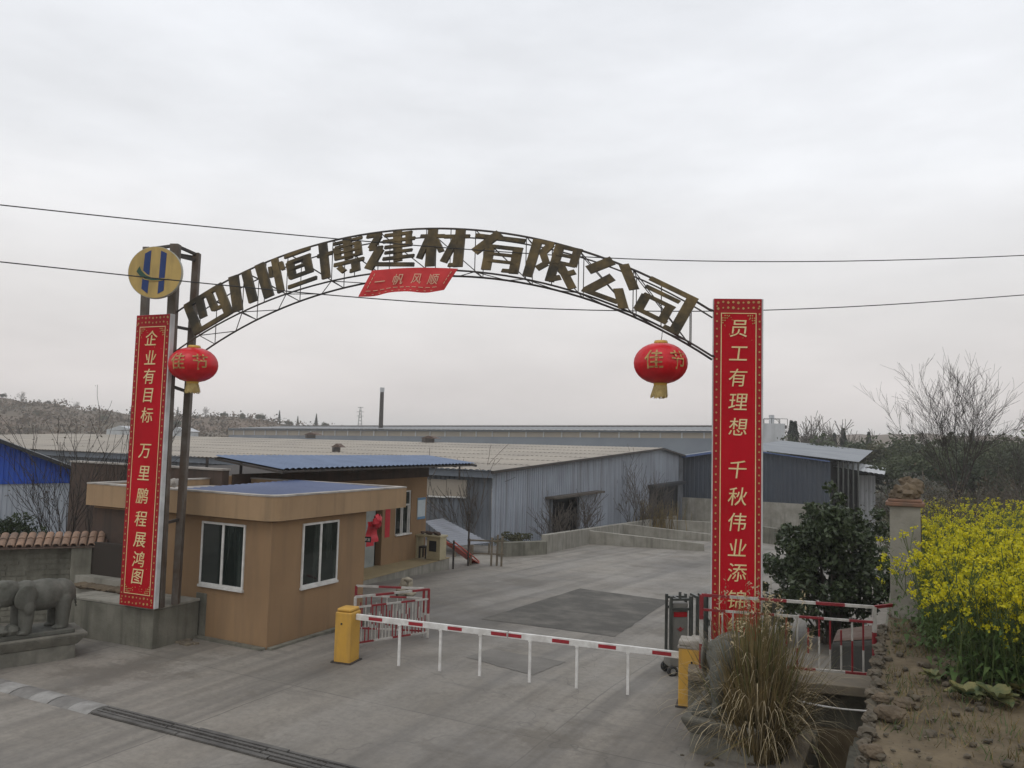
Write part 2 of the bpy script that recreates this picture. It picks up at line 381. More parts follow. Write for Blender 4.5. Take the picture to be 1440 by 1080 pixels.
class MB:
    def __init__(s): s.v = []; s.f = []; s.m = []
    def add(s, vs, fs, mi=0):
        b = len(s.v); s.v.extend([tuple(map(float, p)) for p in vs])
        for f in fs: s.f.append(tuple(i + b for i in f)); s.m.append(mi)
        return s
    def hexa(s, p, mi=0):               # p[0:4] bottom ccw, p[4:8] top
        return s.add(p, [(3, 2, 1, 0), (4, 5, 6, 7), (0, 1, 5, 4), (1, 2, 6, 5), (2, 3, 7, 6), (3, 0, 4, 7)], mi)
    def box(s, c, d, ang=0.0, mi=0):    # centre, full size, yaw
        ca, sa = math.cos(ang), math.sin(ang); x, y, z = (k / 2 for k in d); p = []
        for dz in (-z, z):
            for dx, dy in ((-x, -y), (x, -y), (x, y), (-x, y)):
                p.append((c[0] + dx * ca - dy * sa, c[1] + dx * sa + dy * ca, c[2] + dz))
        return s.hexa(p, mi)
    def slab(s, a, b, th, z0, z1, mi=0, side=0.5):     # upright slab along plan line a-b
        a = np.array(a[:2], float); b = np.array(b[:2], float); d = (b - a) / np.linalg.norm(b - a)
        n = np.array([d[1], -d[0]])                    # towards the right hand of a->b
        p0, p1, p2, p3 = a + n * th * side, b + n * th * side, b - n * th * (1 - side), a - n * th * (1 - side)
        q = [p0, p1, p2, p3]
        return s.hexa([(*k, z0) for k in q] + [(*k, z1) for k in q], mi)
    def prism(s, poly, vec, mi=0):      # polygon (3-D points) swept along vec
        n = len(poly); poly = [np.array(p, float) for p in poly]; vec = np.array(vec, float)
        vs = poly + [p + vec for p in poly]
        fs = [tuple(range(n - 1, -1, -1)), tuple(range(n, 2 * n))]
        fs += [(i, (i + 1) % n, n + (i + 1) % n, n + i) for i in range(n)]
        return s.add(vs, fs, mi)
    def tube(s, pts, r, n=8, mi=0, caps=True):
        pts = [np.array(p, float) for p in pts]; rs = r if isinstance(r, (list, tuple)) else [r] * len(pts)
        vs = []; up = None
        for i, p in enumerate(pts):
            d = pts[min(i + 1, len(pts) - 1)] - pts[max(i - 1, 0)]; d = d / (np.linalg.norm(d) + 1e-9)
            if up is None:
                up = np.array([0, 0, 1.0]) if abs(d[2]) < 0.9 else np.array([1.0, 0, 0])
            a = np.cross(d, up); a /= np.linalg.norm(a) + 1e-9; b = np.cross(a, d); up = b
            for k in range(n):
                t = 2 * math.pi * (k + 0.5) / n; vs.append(p + (a * math.cos(t) + b * math.sin(t)) * rs[i])
        fs = [(i * n + k, i * n + (k + 1) % n, (i + 1) * n + (k + 1) % n, (i + 1) * n + k)
              for i in range(len(pts) - 1) for k in range(n)]
        if caps: fs += [tuple(range(n - 1, -1, -1)), tuple((len(pts) - 1) * n + k for k in range(n))]
        return s.add(vs, fs, mi)
    def sq(s, a, b, w, mi=0): return s.tube([a, b], w * 0.7071, 4, mi)
    def lathe(s, c, prof, n=24, mi=0, ax=None):
        c = np.array(c, float)
        X, Y, Z = ax if ax is not None else (np.array([1.0, 0, 0]), np.array([0, 1.0, 0]), np.array([0, 0, 1.0]))
        vs = []
        for r, z in prof:
            for k in range(n):
                t = 2 * math.pi * k / n
                vs.append(c + X * math.cos(t) * r + Y * math.sin(t) * r + Z * z)
        fs = [(i * n + k, i * n + (k + 1) % n, (i + 1) * n + (k + 1) % n, (i + 1) * n + k)
              for i in range(len(prof) - 1) for k in range(n)]
        fs += [tuple(range(n - 1, -1, -1)), tuple((len(prof) - 1) * n + k for k in range(n))]
        return s.add(vs, fs, mi)
    def rock(s, c, r, seed=0, sub=2, mi=0, rough=0.28):
        bm = bmesh.new(); bmesh.ops.create_icosphere(bm, subdivisions=sub, radius=1)
        vs = []
        for v in bm.verts:
            p = v.co; k = 1 + rough * mnoise.noise(p * 1.3 + Vector((seed * 3.1, seed, 0))) + rough * 0.6 * mnoise.noise(p * 3 + Vector((seed, 0, 9)))
            vs.append((c[0] + p.x * r[0] * k, c[1] + p.y * r[1] * k, c[2] + p.z * r[2] * k))
        fs = [tuple(v.index for v in f.verts) for f in bm.faces]; bm.free()
        return s.add(vs, fs, mi)
    def build(s, name, mats, parent=None, loc=None, smooth=False, bevel=0.0):
        me = bpy.data.meshes.new(name)
        o0 = ORG[parent] if parent is not None else np.array(loc if loc is not None else (0, 0, 0), float)
        me.from_pydata([(a - o0[0], b - o0[1], c - o0[2]) for a, b, c in s.v], [], s.f)
        o = link_mesh(name, me, mats, parent, loc, smooth)
        if any(s.m): me.polygons.foreach_set('material_index', s.m)
        bm = bmesh.new(); bm.from_mesh(me); bmesh.ops.recalc_face_normals(bm, faces=bm.faces); bm.to_mesh(me); bm.free()
        if bevel:
            md = o.modifiers.new('bevel', 'BEVEL'); md.width = bevel; md.segments = 2; md.limit_method = 'ANGLE'; md.angle_limit = rad(40)
        return o

def struct(name, mb, mats, loc=None, smooth=False): return setp(mb.build(name, mats, None, loc, smooth), kind='structure')
def quads(name, V, mats, parent=None, loc=None, mi=None):
    """V: (N,4,3) array of quads"""
    V = np.asarray(V, float); N = len(V)
    o0 = ORG[parent] if parent is not None else np.array(loc if loc is not None else (0, 0, 0), float)
    me = bpy.data.meshes.new(name)
    me.vertices.add(N * 4); me.vertices.foreach_set('co', (V.reshape(-1, 3) - o0).ravel())
    me.loops.add(N * 4); me.loops.foreach_set('vertex_index', np.arange(N * 4))
    me.polygons.add(N); me.polygons.foreach_set('loop_start', np.arange(N) * 4)
    me.polygons.foreach_set('loop_total', np.full(N, 4))
    o = link_mesh(name, me, mats, parent, loc)
    if mi is not None: me.polygons.foreach_set('material_index', np.asarray(mi, int))
    me.update(calc_edges=True)
    return o
def rand_dirs(n, rng, zbias=0.0):
    d = rng.normal(size=(n, 3)); d[:, 2] += zbias
    return d / np.linalg.norm(d, axis=1, keepdims=True)
def leaf_quads(C, size, rng, aspect=0.5, zbias=0.0, pointed=True):
    n = len(C); d = rand_dirs(n, rng, zbias); o = rand_dirs(n, rng)
    b = np.cross(d, o); b /= np.linalg.norm(b, axis=1, keepdims=True) + 1e-9
    sz = np.broadcast_to(np.asarray(size, float), (n,))[:, None] * rng.uniform(0.65, 1.3, (n, 1))
    d = d * sz * 0.5; b = b * sz * 0.5 * aspect
    if pointed: return np.stack([C - d, C + b - d * 0.1, C + d, C - b - d * 0.1], 1)
    return np.stack([C - d - b, C + d - b, C + d + b, C - d + b], 1)
def copy_tree(o, parent=None):
    c = o.copy(); COL.objects.link(c); c.parent = parent
    ORG[c] = ORG[o]
    for ch in list(o.children): copy_tree(ch, c)
    return c
def text_mesh(ch, size, ext, shear=0.0, bold=0.0):
    c = bpy.data.curves.new('glyph', 'FONT'); c.body = ch; c.size = size; c.extrude = ext; c.shear = shear; c.offset = bold
    c.align_x = 'CENTER'; c.align_y = 'CENTER'; c.resolution_u = 3
    o = bpy.data.objects.new('glyph', c); COL.objects.link(o)
    dg = bpy.context.evaluated_depsgraph_get(); dg.update()
    me = bpy.data.meshes.new_from_object(o.evaluated_get(dg))
    bpy.data.objects.remove(o); bpy.data.curves.remove(c)
    me.materials.clear()
    xs = np.empty(len(me.vertices) * 3); me.vertices.foreach_get('co', xs); xs = xs.reshape(-1, 3)
    mid = (xs.max(0) + xs.min(0)) / 2; xs[:, :2] -= mid[:2]
    me.vertices.foreach_set('co', xs.ravel())
    return me
def place_mesh(name, me, mats, parent, org, X, Y, Zv):
    """bake a local mesh into the parent's frame with axes X, Y, Zv at world point org"""
    xs = np.empty(len(me.vertices) * 3); me.vertices.foreach_get('co', xs); xs = xs.reshape(-1, 3)
    B = np.array([X, Y, Zv], float)
    w = xs @ B + np.array(org, float) - ORG[parent]
    me.vertices.foreach_set('co', w.ravel()); me.update()
    return link_mesh(name, me, mats, parent)
UP = np.array([0, 0, 1.0])
def v3(p, z): return np.array([p[0], p[1], z], float)
def corrugated(mb, a, b, z0, top, pitch=0.25, dep=0.04, mi=0):
    """upright ribbed sheet along plan line a-b, its top edge z = top(distance)"""
    a = np.array(a[:2], float); b = np.array(b[:2], float); Ln = np.linalg.norm(b - a); d = (b - a) / Ln; n = np.array([d[1], -d[0]])
    k = 0.0; cols = []; prof = ((0.0, 0), (0.3, 0), (0.42, 1), (0.88, 1))
    while k < Ln:
        for fr, h in prof:
            u = min(k + fr * pitch, Ln); cols.append((u, h * dep))
        k += pitch
    vs = []; fs = []
    for u, h in cols:
        q = a + d * u + n * h
        z0u = z0(u) if callable(z0) else z0
        vs += [(*q, z0u), (*q, top(u) if callable(top) else top)]
    for i in range(len(cols) - 1):
        if cols[i + 1][0] - cols[i][0] > 1e-6: fs.append((2 * i, 2 * i + 2, 2 * i + 3, 2 * i + 1))
    mb.add(vs, fs, mi); return mb
def ribbed_roof(mb, p00, p10, p11, p01, pitch=0.3, dep=0.05, mi=0):
    """roof sheet: ribs run from edge p00-p10 to edge p01-p11"""
    p00, p10, p11, p01 = (np.array(p, float) for p in (p00, p10, p11, p01))
    n = np.cross(p10 - p00, p01 - p00); n /= np.linalg.norm(n); n = n if n[2] > 0 else -n
    Ln = np.linalg.norm(p10 - p00); N = max(int(Ln / pitch), 1); vs = []; fs = []
    for i in range(N):
        for fr, h in ((0, 0), (0.25, 0.7), (0.5, 1), (0.75, 0.7)):
            u = (i + fr) / N
            vs += [p00 + (p10 - p00) * u + n * h * dep, p01 + (p11 - p01) * u + n * h * dep]
    vs += [p10, p11]
    for i in range(len(vs) // 2 - 1): fs.append((2 * i, 2 * i + 2, 2 * i + 3, 2 * i + 1))
    mb.add(vs, fs, mi)
    th = n * 0.04
    return mb

# ================================================================ SETTING
def grid_sheet(name, ss, ts, hf, m, dz=0.0, fmat=None, smooth_=True):
    vs = []; fs = []; mi = []
    for t in ts:
        for s_ in ss:
            p = W(s_, t, 0); vs.append((p[0], p[1], hf(s_, t) + dz))
    n = len(ss)
    for j in range(len(ts) - 1):
        for i in range(n - 1):
            fs.append((j * n + i, j * n + i + 1, (j + 1) * n + i + 1, (j + 1) * n + i))
            mi.append(fmat((ss[i] + ss[i + 1]) / 2, (ts[j] + ts[j + 1]) / 2) if fmat else 0)
    me = bpy.data.meshes.new(name); me.from_pydata(vs, [], fs)
    o = link_mesh(name, me, m, smooth=smooth_)
    me.polygons.foreach_set('material_index', mi)
    return setp(o, kind='structure')
ss = [-2500, -1200, -600, -300, -150, -90, -60, -45, -30, -20, -10, -5, -2.5, -1.53, -1.51, -1.28, -1.26, -0.79, -0.77, -0.37, -0.35]
ss += [round(-0.3 + 0.12 * i, 3) for i in range(1, 60)] + [7.5, 8, 9, 10, 12, 14, 17, 20, 25, 30, 40, 55, 80, 120, 200, 400, 800, 2500]
ts = [-300, -60, -20, -8, 0] + [2 + 0.14 * i for i in range(78)] + [12.94, 12.96, 13.1, 13.4, 14, 15, 16, 17, 18, 20, 22, 24, 27, 30, 33, 36, 40, 45, 50, 55, 60, 66, 72, 73, 80, 100, 150, 250, 500, 1000, 2500]
ts = sorted(set(ts))
grid_sheet('ground', ss, ts, H, [M['soil'], M['drygrass_soil'], M['old_wall']], -0.02,
           lambda s_, t: (2 if (-1.53 < s_ < -0.34 and t < 12.95) else (0 if (-3 < s_ < 60 and t < 45) else 1)), False)
def yard_h(s_, t): return gz(t)
sy = [-60, -45, -30, -20, -14, -10, -7, -5, -3, -1.52]
grid_sheet('driveway', sy, [-14, -5, 0, 5, 9, 12, 13, 13.4], yard_h, M['yard'], 0.004)
grid_sheet('yard', sy[:-1] + [-1.5, -0.5], [13.4, 14, 17, 20, 25, 30, 40, 50, 60, 73, 80, 110], yard_h, M['yard'], 0.004)
def patch(name, corners, m, dz):
    mb = MB(); c = [np.array(k) for k in corners]; n = 26; vs = []; fs = []
    for j in range(n + 1):
        for i in range(n + 1):
            u, v = i / n, j / n
            p = (c[0] * (1 - u) + c[3] * u) * (1 - v) + (c[1] * (1 - u) + c[2] * u) * v
            jx = 0.03 * mnoise.noise((p[0] * 1.5, p[1] * 1.5, 1)) + .03 * mnoise.noise((p[0] * 6, p[1] * 6, 1)); jy = 0.03 * mnoise.noise((p[0] * 1.5, p[1] * 1.5, 5)) + .03 * mnoise.noise((p[0] * 6, p[1] * 6, 5))
            vs.append((p[0] + jx, p[1] + jy, ground(p[0] + jx, p[1] + jy) + dz))
    fs = [(j * (n + 1) + i, j * (n + 1) + i + 1, (j + 1) * (n + 1) + i + 1, (j + 1) * (n + 1) + i) for j in range(n) for i in range(n)]
    mb.add(vs, fs); struct(name, mb, m)
patch('road_patch', [G(676, 871), G(815, 828), G(942, 845), G(865, 896)], M['asphalt'], 0.010)
patch('road_patch', [G(655, 925), G(690, 913), G(795, 932), G(748, 951)], M['old_patch'], 0.010)

# hills: left ridge and a faint one far right
def hill(name, outline, dist, front, zbase, m, seed):
    vs = []; fs = []; xs = np.linspace(outline[0][0], outline[-1][0], 70); R_ = 14
    for i, px in enumerate(xs):
        py = np.interp(px, [o[0] for o in outline], [o[1] for o in outline])
        top = at(px, py, dist)
        for k in range(R_ + 1):
            u = k / R_; Y = front + (dist - front) * u
            z = zbase + (top[2] - zbase) * (u ** 1.25)
            p = at(px, 600, Y)
            z += (1.2 * mnoise.noise((p[0] * 0.03, p[1] * 0.03, seed)) + 0.5 * mnoise.noise((p[0] * 0.1, p[1] * 0.1, seed))) * u * 2
            vs.append((p[0], p[1], z))
        p = at(px, 600, dist * 1.35); vs.append((p[0], p[1], zbase))
    n = R_ + 2
    fs = [(i * n + k, (i + 1) * n + k, (i + 1) * n + k + 1, i * n + k + 1) for i in range(len(xs) - 1) for k in range(n - 1)]
    mb = MB(); mb.add(vs, fs); return struct(name, mb, m, smooth=True), vs, n
HILL_L = [(-260, 548), (-120, 550), (0, 560), (60, 568), (130, 577), (190, 583), (270, 586), (330, 588), (380, 590), (430, 597), (480, 603), (560, 610), (640, 618)]
_, hv, hn = hill('hill', HILL_L, 300, 150, -3.2, M['hill'], 2)
HILL_R = [(1000, 628), (1090, 616), (1180, 612), (1240, 611), (1300, 609), (1380, 614), (1500, 618), (1640, 616), (1760, 622)]
_, hv2, hn2 = hill('hill', HILL_R, 420, 260, -3.2, M['hill'], 5)

# ================================================================ GATE
def dirv(a, b):
    d = np.array(b[:2]) - np.array(a[:2]); return d / np.linalg.norm(d)
BL, BR = onz(168, 850, 0.80), onz(217, 857, 0.80)
dL = dirv(BL, BR); nL = np.array([dL[1], -dL[0]])        # towards the viewer
BLr = at(1000, 900, 12.75); BRr = at(1068, 900, 12.68)
dR = dirv(BLr, BRr); nR = np.array([dR[1], -dR[0]])

def couplet(label, org, d, n, width, z0, z1, chars, zs, csize, cx):
    base = v3(org[:2], z0)
    t = thing('couplet_banner', label, 'banner', base, 'red couplet banners of the gate')
    o2 = np.array(org[:2]); D3 = v3(d, 0); N3 = v3(n, 0)
    mb = MB(); mb.slab(o2, o2 + d * width, 0.10, z0, z1, 0, 0.0); mb.build('backing_box', M['banner_back'], t, bevel=0.006)
    face = MB(); f = o2 + n * 0.004
    face.slab(f + d * 0.004, f + d * (width - 0.03), 0.004, z0 + 0.005, z1 - 0.005, 0, 1.0)
    f = o2 + n * 0.011; bw = 0.115
    face.slab(f + d * bw, f + d * (width - bw), 0.003, z0 + 0.24, z1 - 0.24, 1, 1.0)
    f = o2 + n * 0.016
    for (a, b, c0, c1) in ((bw, bw + 0.013, z0 + 0.24, z1 - 0.24), (width - bw - 0.013, width - bw, z0 + 0.24, z1 - 0.24),
                           (bw + 0.014, width - bw - 0.014, z0 + 0.24, z0 + 0.253), (bw + 0.014, width - bw - 0.014, z1 - 0.253, z1 - 0.24)):
        face.slab(f + d * a, f + d * b, 0.003, c0, c1, 2, 1.0)
    mb = face; rg = random.Random(3); f = o2 + n * 0.013
    def dot(u, z, r, k=6):
        c = v3(f + d * u, z); mb.prism([c + D3 * r * math.cos(a) + UP * r * math.sin(a) for a in [2 * math.pi * i / k for i in range(k)]], N3 * 0.004, 3)
    z = z0 + 0.12
    while z < z1 - 0.05:
        for u in (0.052, width - 0.065): dot(u, z, 0.017, 5)
        z += 0.125
    for k in range(9):
        for z in (z0 + 0.07, z1 - 0.07, z0 + 0.17, z1 - 0.16): dot(0.07 + (width - 0.15) * k / 8, z + rg.uniform(-0.012, 0.012), rg.uniform(0.014, 0.026), 5)
    f = o2 + n * 0.020
    for sx in (0, 1):
        for top in (0, 1):
            for i in range(4):
                for j in range(4 - i):
                    if i + j == 0: continue
                    u = bw + 0.03 + i * 0.035; u = u if sx == 0 else width - u
                    z = (z1 - 0.285 - j * 0.04) if top else (z0 + 0.285 + j * 0.04)
                    dot(u, z, 0.013, 5)
    for k in range(40):
        u = rg.uniform(bw + 0.05, width - bw - 0.05); q = rg.random() ** 2 * 0.45
        dot(u, (z1 - 0.3 - q) if k % 2 else (z0 + 0.3 + q), rg.uniform(0.004, 0.011), 5)
    mb.build('printed_face', [M['banner_edge_red'], M['banner_red'], M['gold'], M['gold_dull']], t)
    for ch, zc in zip(chars, zs):
        me = text_mesh(ch, csize, 0.003, 0.12, 0.0)
        place_mesh('character', me, M['gold'], t, v3(o2 + n * 0.0205 + d * cx, zc), D3, UP, N3)
    return t
LZ0, LZ1 = 0.80, at(215, 443, 15.45)[2]
zl = lambda y: LZ1 + (LZ0 - LZ1) * (y - 443) / (855 - 443)
couplet('red vertical couplet banner beginning 企业有目标, standing on the block plinth by the stone wall', BL, dL, nL, 0.91, LZ0, LZ1,
        '企业有目标万里鹏程展鸿图', [zl(y) for y in (477, 505, 532, 559, 587, 638, 669, 701, 733, 762, 789, 813)], 0.325, 0.445)
RZ0 = 0.74; RZ1 = at(1035, 420, 12.72)[2]
couplet('red vertical couplet banner beginning 员工有理想, behind the red and white fence and dry reeds', BLr, dR, nR, 0.80, RZ0, RZ1,
        '员工有理想千秋伟业添锦绣', [at(1035, y, 12.7)[2] for y in (462, 497, 531, 565, 600, 660, 698, 734, 770, 805, 843, 880)], 0.315, 0.395)

# left tower: two front posts, a rear post, ties
tw0 = v3(BL[:2], 0.78)
tower = thing('gate_tower', 'rusty grey steel tower of three posts behind the left couplet banner, carrying the round emblem', 'gate post', tw0)
fp1 = at(203, 345, 15.72); fp2 = at(245, 342, 15.38); rp = at(277, 355, 16.0)
pb1 = v3(np.array(BL[:2]) + dL * 0.14 - nL * 0.20, 0.78); pb2 = v3(np.array(BR[:2]) - dL * 0.10 - nL * 0.20, 0.78); pbr = onz(247, 849, 0.80)
TZ = 7.92
for a, b, w in ((pb1, v3(pb1[:2] * 0.3 + fp1[:2] * 0.7, TZ), 0.13), (pb2, v3(pb2[:2] * 0.3 + fp2[:2] * 0.7, TZ), 0.16), (pbr, v3(rp[:2], TZ - 0.03), 0.13)):
    mb = MB(); mb.sq(a, b, w); mb.build('post', M['steel_post'], tower)
def lerp(a, b, z): k = (z - a[2]) / (b[2] - a[2]); return a + (b - a) * k
P1 = lambda z: lerp(pb1, v3(pb1[:2] * 0.3 + fp1[:2] * 0.7, TZ), z)
P2 = lambda z: lerp(pb2, v3(pb2[:2] * 0.3 + fp2[:2] * 0.7, TZ), z)
PR = lambda z: lerp(pbr, v3(rp[:2], TZ - 0.03), z)
for a, b in ((P1(7.88), P2(7.90)), (P2(7.90), PR(7.86)), (P1(7.88), PR(7.80)), (P2(7.70), PR(7.74)), (P2(6.28), PR(6.28)), (P2(5.10), PR(5.0)), (P2(2.4), PR(2.45)), (P1(3.5), P2(3.5))):
    mb = MB(); mb.sq(a, b, 0.055); mb.build('tie_bar', M['steel_dark'], tower)

# round emblem
ec = at(218, 383, 14.93); er = 0.511
EX = np.array([math.cos(rad(3)), math.sin(rad(3)), 0]); EN = np.array([EX[1], -EX[0], 0])
emb = thing('round_sign', 'round yellow emblem disc with two blue bars and a green swoosh above the left banner', 'sign', v3(ec[:2], ec[2] - er))
mb = MB(); mb.lathe(ec - EN * 0.08, [(er, 0), (er, 0.08)], 48, 0, (EX, UP, EN)); mb.build('disc', M['emblem_rim'], emb, bevel=0.005)
mb = MB(); mb.lathe(ec + EN * 0.002, [(er - 0.012, 0), (er - 0.012, 0.004)], 48, 0, (EX, UP, EN)); mb.build('yellow_face', M['emblem_yellow'], emb)
def ep(x, y, off): return ec + EX * x + UP * y + EN * off
def eshape(pts, off, m, name):
    mb = MB(); mb.prism([ep(x, y, off) for x, y in pts], EN * 0.004); mb.build(name, m, emb)
eshape([(-.235, -.33), (-.115, -.42), (-.10, -.06), (-.09, .43), (-.205, .36), (-.225, -.06)], .008, M['emblem_blue'], 'blue_bar')
eshape([(.075, -.42), (.185, -.35), (.205, .38), (.095, .43)], .008, M['emblem_blue'], 'blue_bar')
sw = [(-.34, .0), (-.29, .105), (-.25, .02), (-.16, -.065), (-.03, -.115), (.10, -.13), (.27, -.12), (.10, -.155), (-.03, -.16), (-.17, -.135), (-.28, -.075)]
big = [(-.355, .0), (-.285, .135), (-.225, .03), (-.14, -.045), (-.02, -.095), (.10, -.112), (.30, -.105), (.10, -.17), (-.03, -.178), (-.18, -.152), (-.30, -.09)]
eshape(big, .0135, M['emblem_yellow'], 'swoosh_edge')
eshape(sw, .019, M['emblem_green'], 'green_swoosh')

# arch: box truss in the gate plane
AO = np.array([-6.5, 15.35]); AB = np.array([3.25, 12.7]); AD = (AB - AO) / np.linalg.norm(AB - AO); AN = np.array([AD[1], -AD[0]])
def AP(u, z, back=0.0): return v3(AO + AD * u - AN * back, z)
def arc(cu, cz, R_, u0, u1, back, n=44):
    out = []
    for i in range(n + 1):
        u = u0 + (u1 - u0) * i / n; out.append(AP(u, cz + math.sqrt(R_ * R_ - (u - cu) ** 2), back))
    return out
topz = lambda u: -1.431 + math.sqrt(9.4376 ** 2 - (u - 4.823) ** 2)
midz = lambda u: -2.167 + math.sqrt(9.411 ** 2 - (u - 4.869) ** 2)
arch = thing('gate_arch', 'curved steel truss arch with ten golden characters 四川恒博建材有限公司 spanning the entrance', 'arch sign', AP(4.85, 5.7))
U0, U1 = -0.34, 10.1
for pts, r in ((arc(4.823, -1.431, 9.4376, U0, U1, 0), .019), (arc(4.823, -1.46, 9.4376, U0 + .25, U1, .5), .014),
               (arc(4.869, -2.167, 9.411, U0 + .1, U1, 0), .017), (arc(4.96, -1.883, 9.1167, 0.05, U1, .5), .019)):
    mb = MB(); mb.tube(pts, r, 6); mb.build('chord', M['steel_dark'], arch)
tb = lambda u: -1.46 + math.sqrt(9.4376 ** 2 - (u - 4.823) ** 2)
lb = lambda u: -1.883 + math.sqrt(9.1167 ** 2 - (u - 4.96) ** 2)
us = [0.35 + 0.94 * i for i in range(11)]
for i, u in enumerate(us):
    segs = [(AP(u, topz(u)), AP(u, midz(u))), (AP(u, midz(u)), AP(u, lb(u), .5)), (AP(u, topz(u)), AP(u, tb(u), .5)), (AP(u, tb(u), .5), AP(u, lb(u), .5))]
    if i < len(us) - 1:
        v = us[i + 1]; h = (u + v) / 2
        segs += [(AP(u, topz(u)), AP(v, lb(v), .5)), (AP(u, midz(u)), AP(h, lb(h), .5)), (AP(h, lb(h), .5), AP(v, midz(v))), (AP(u, tb(u), .5), AP(v, lb(v), .5))]
        if i % 2: segs.append((AP(h, topz(h)), AP(h, midz(h))))
    for a, b in segs:
        mb = MB(); mb.tube([a, b], .009, 5); mb.build('web_bar', M['steel_dark'], arch)
for a, b in ((AP(U1 - .05, topz(U1 - .05)), v3(np.array(BLr[:2]) - nR * .1 + dR * .1, topz(U1))), (AP(U1, midz(U1)), v3(np.array(BLr[:2]) - nR * .1 + dR * .1, midz(U1))),
             (AP(U0, topz(U0)), P2(topz(U0))), (AP(0.05, lb(0.05), .5), PR(lb(0.05))), (AP(U0 + .1, midz(U0 + .1)), P2(midz(U0 + .1)))):
    mb = MB(); mb.tube([a, b], .02, 6); mb.build('end_bar', M['steel_dark'], arch)

T_ = .2; h_ = .095
GLY = {
 '四': [('v', .10, .0, .88, .2), ('h', .0, 1.0, .90, .14), ('v', .92, .0, .95, .19), ('h', .0, 1.0, .05, .13), ('d', .40, .86, .34, .34, .17), ('v', .66, .36, .86, .16), ('d', .62, .38, .82, .34, .09)],
 '川': [('d', .22, 1.0, .10, .0, .22), ('d', .53, .97, .50, .06, .2), ('d', .88, 1.0, .88, .0, .22)],
 '恒': [('v', .17, .0, 1.0, .15), ('d', .04, .8, .02, .5, .08), ('d', .30, .84, .32, .6, .08), ('h', .40, 1.0, .93, .1), ('v', .50, .28, .76, .17), ('v', .90, .28, .76, .16), ('h', .44, .98, .73, .1), ('h', .44, .96, .53, .08), ('h', .44, .98, .30, .1), ('h', .36, 1.02, .06, .1)],
 '博': [('v', .15, .0, 1.0, .18), ('h', .0, .34, .66, .1), ('h', .38, 1.02, .90, .08), ('v', .70, .40, 1.0, .17), ('v', .46, .44, .8, .14), ('v', .93, .44, .8, .14), ('h', .42, .98, .78, .08), ('h', .42, .98, .62, .07), ('h', .42, .98, .47, .07), ('h', .36, 1.02, .31, .1), ('v', .84, .02, .38, .17), ('h', .70, .86, .06, .1), ('d', .48, .23, .58, .08, .13)],
 '建': [('h', .0, .32, .92, .1), ('d', .28, .92, .10, .58, .14), ('h', .06, .34, .57, .1), ('d', .30, .56, .04, .02, .18), ('d', .10, .16, 1.02, .05, .1), ('v', .68, .16, 1.0, .17), ('v', .92, .55, .9, .12), ('h', .40, .98, .89, .09), ('h', .36, 1.04, .73, .09), ('h', .40, .98, .57, .09), ('h', .40, .98, .42, .08), ('h', .36, 1.02, .26, .09)],
 '材': [('h', .0, .50, .80, .1), ('v', .26, .0, 1.0, .19), ('d', .18, .76, .02, .2, .12), ('d', .34, .72, .48, .4, .12), ('h', .50, 1.02, .80, .1), ('v', .84, .0, 1.0, .19), ('d', .76, .74, .54, .12, .14), ('h', .64, .84, .05, .1)],
 '有': [('h', .0, 1.0, .86, .11), ('d', .48, 1.0, .04, .42, .17), ('v', .34, .0, .66, .18), ('h', .28, .98, .63, .1), ('v', .90, .0, .66, .18), ('h', .36, .90, .44, .08), ('h', .36, .90, .26, .08), ('h', .66, .92, .05, .1)],
 '限': [('v', .10, .0, 1.0, .18), ('h', .08, .42, .94, .1), ('d', .38, .95, .26, .68, .14), ('d', .26, .70, .40, .44, .14), ('d', .40, .46, .24, .26, .12), ('v', .55, .02, 1.0, .17), ('h', .48, .98, .94, .1), ('v', .90, .52, .98, .15), ('h', .52, .94, .74, .08), ('h', .52, .94, .54, .09), ('d', .52, .06, .74, .2, .11), ('d', .66, .5, 1.02, .0, .17), ('d', .98, .42, .80, .28, .11)],
 '公': [('d', .40, 1.0, .04, .56, .19), ('d', .62, 1.0, .98, .52, .2), ('d', .52, .62, .16, .06, .17), ('h', .08, .78, .07, .12), ('d', .70, .40, .94, .0, .19)],
 '司': [('h', .04, .98, .93, .12), ('v', .90, .0, .98, .19), ('h', .68, .92, .05, .11), ('h', .04, .72, .71, .1), ('v', .14, .10, .54, .17), ('v', .62, .10, .54, .16), ('h', .08, .70, .52, .1), ('h', .08, .70, .13, .11)],
}
def stroke(q):
    if q[0] == 'h': _, a, b, y, w = q; sk = .02; return [(a, y - w / 2), (b, y - w / 2 + sk), (b + .02, y + w / 2 + sk), (a + .02, y + w / 2)]
    if q[0] == 'v': _, x, a, b, w = q; return [(x - w / 2, a), (x + w / 2, a + .02), (x + w / 2, b), (x - w / 2, b - .03)]
    _, x0, y0, x1, y1, w = q; d = np.array([x1 - x0, y1 - y0]); d /= np.linalg.norm(d); n = np.array([-d[1], d[0]]) * w / 2
    return [tuple(np.array([x0, y0]) + n), tuple(np.array([x0, y0]) - n), tuple(np.array([x1, y1]) - n), tuple(np.array([x1, y1]) + n)]
LU = [0.56, 1.46, 2.36, 3.36, 4.36, 5.40, 6.42, 7.42, 8.42, 9.32]
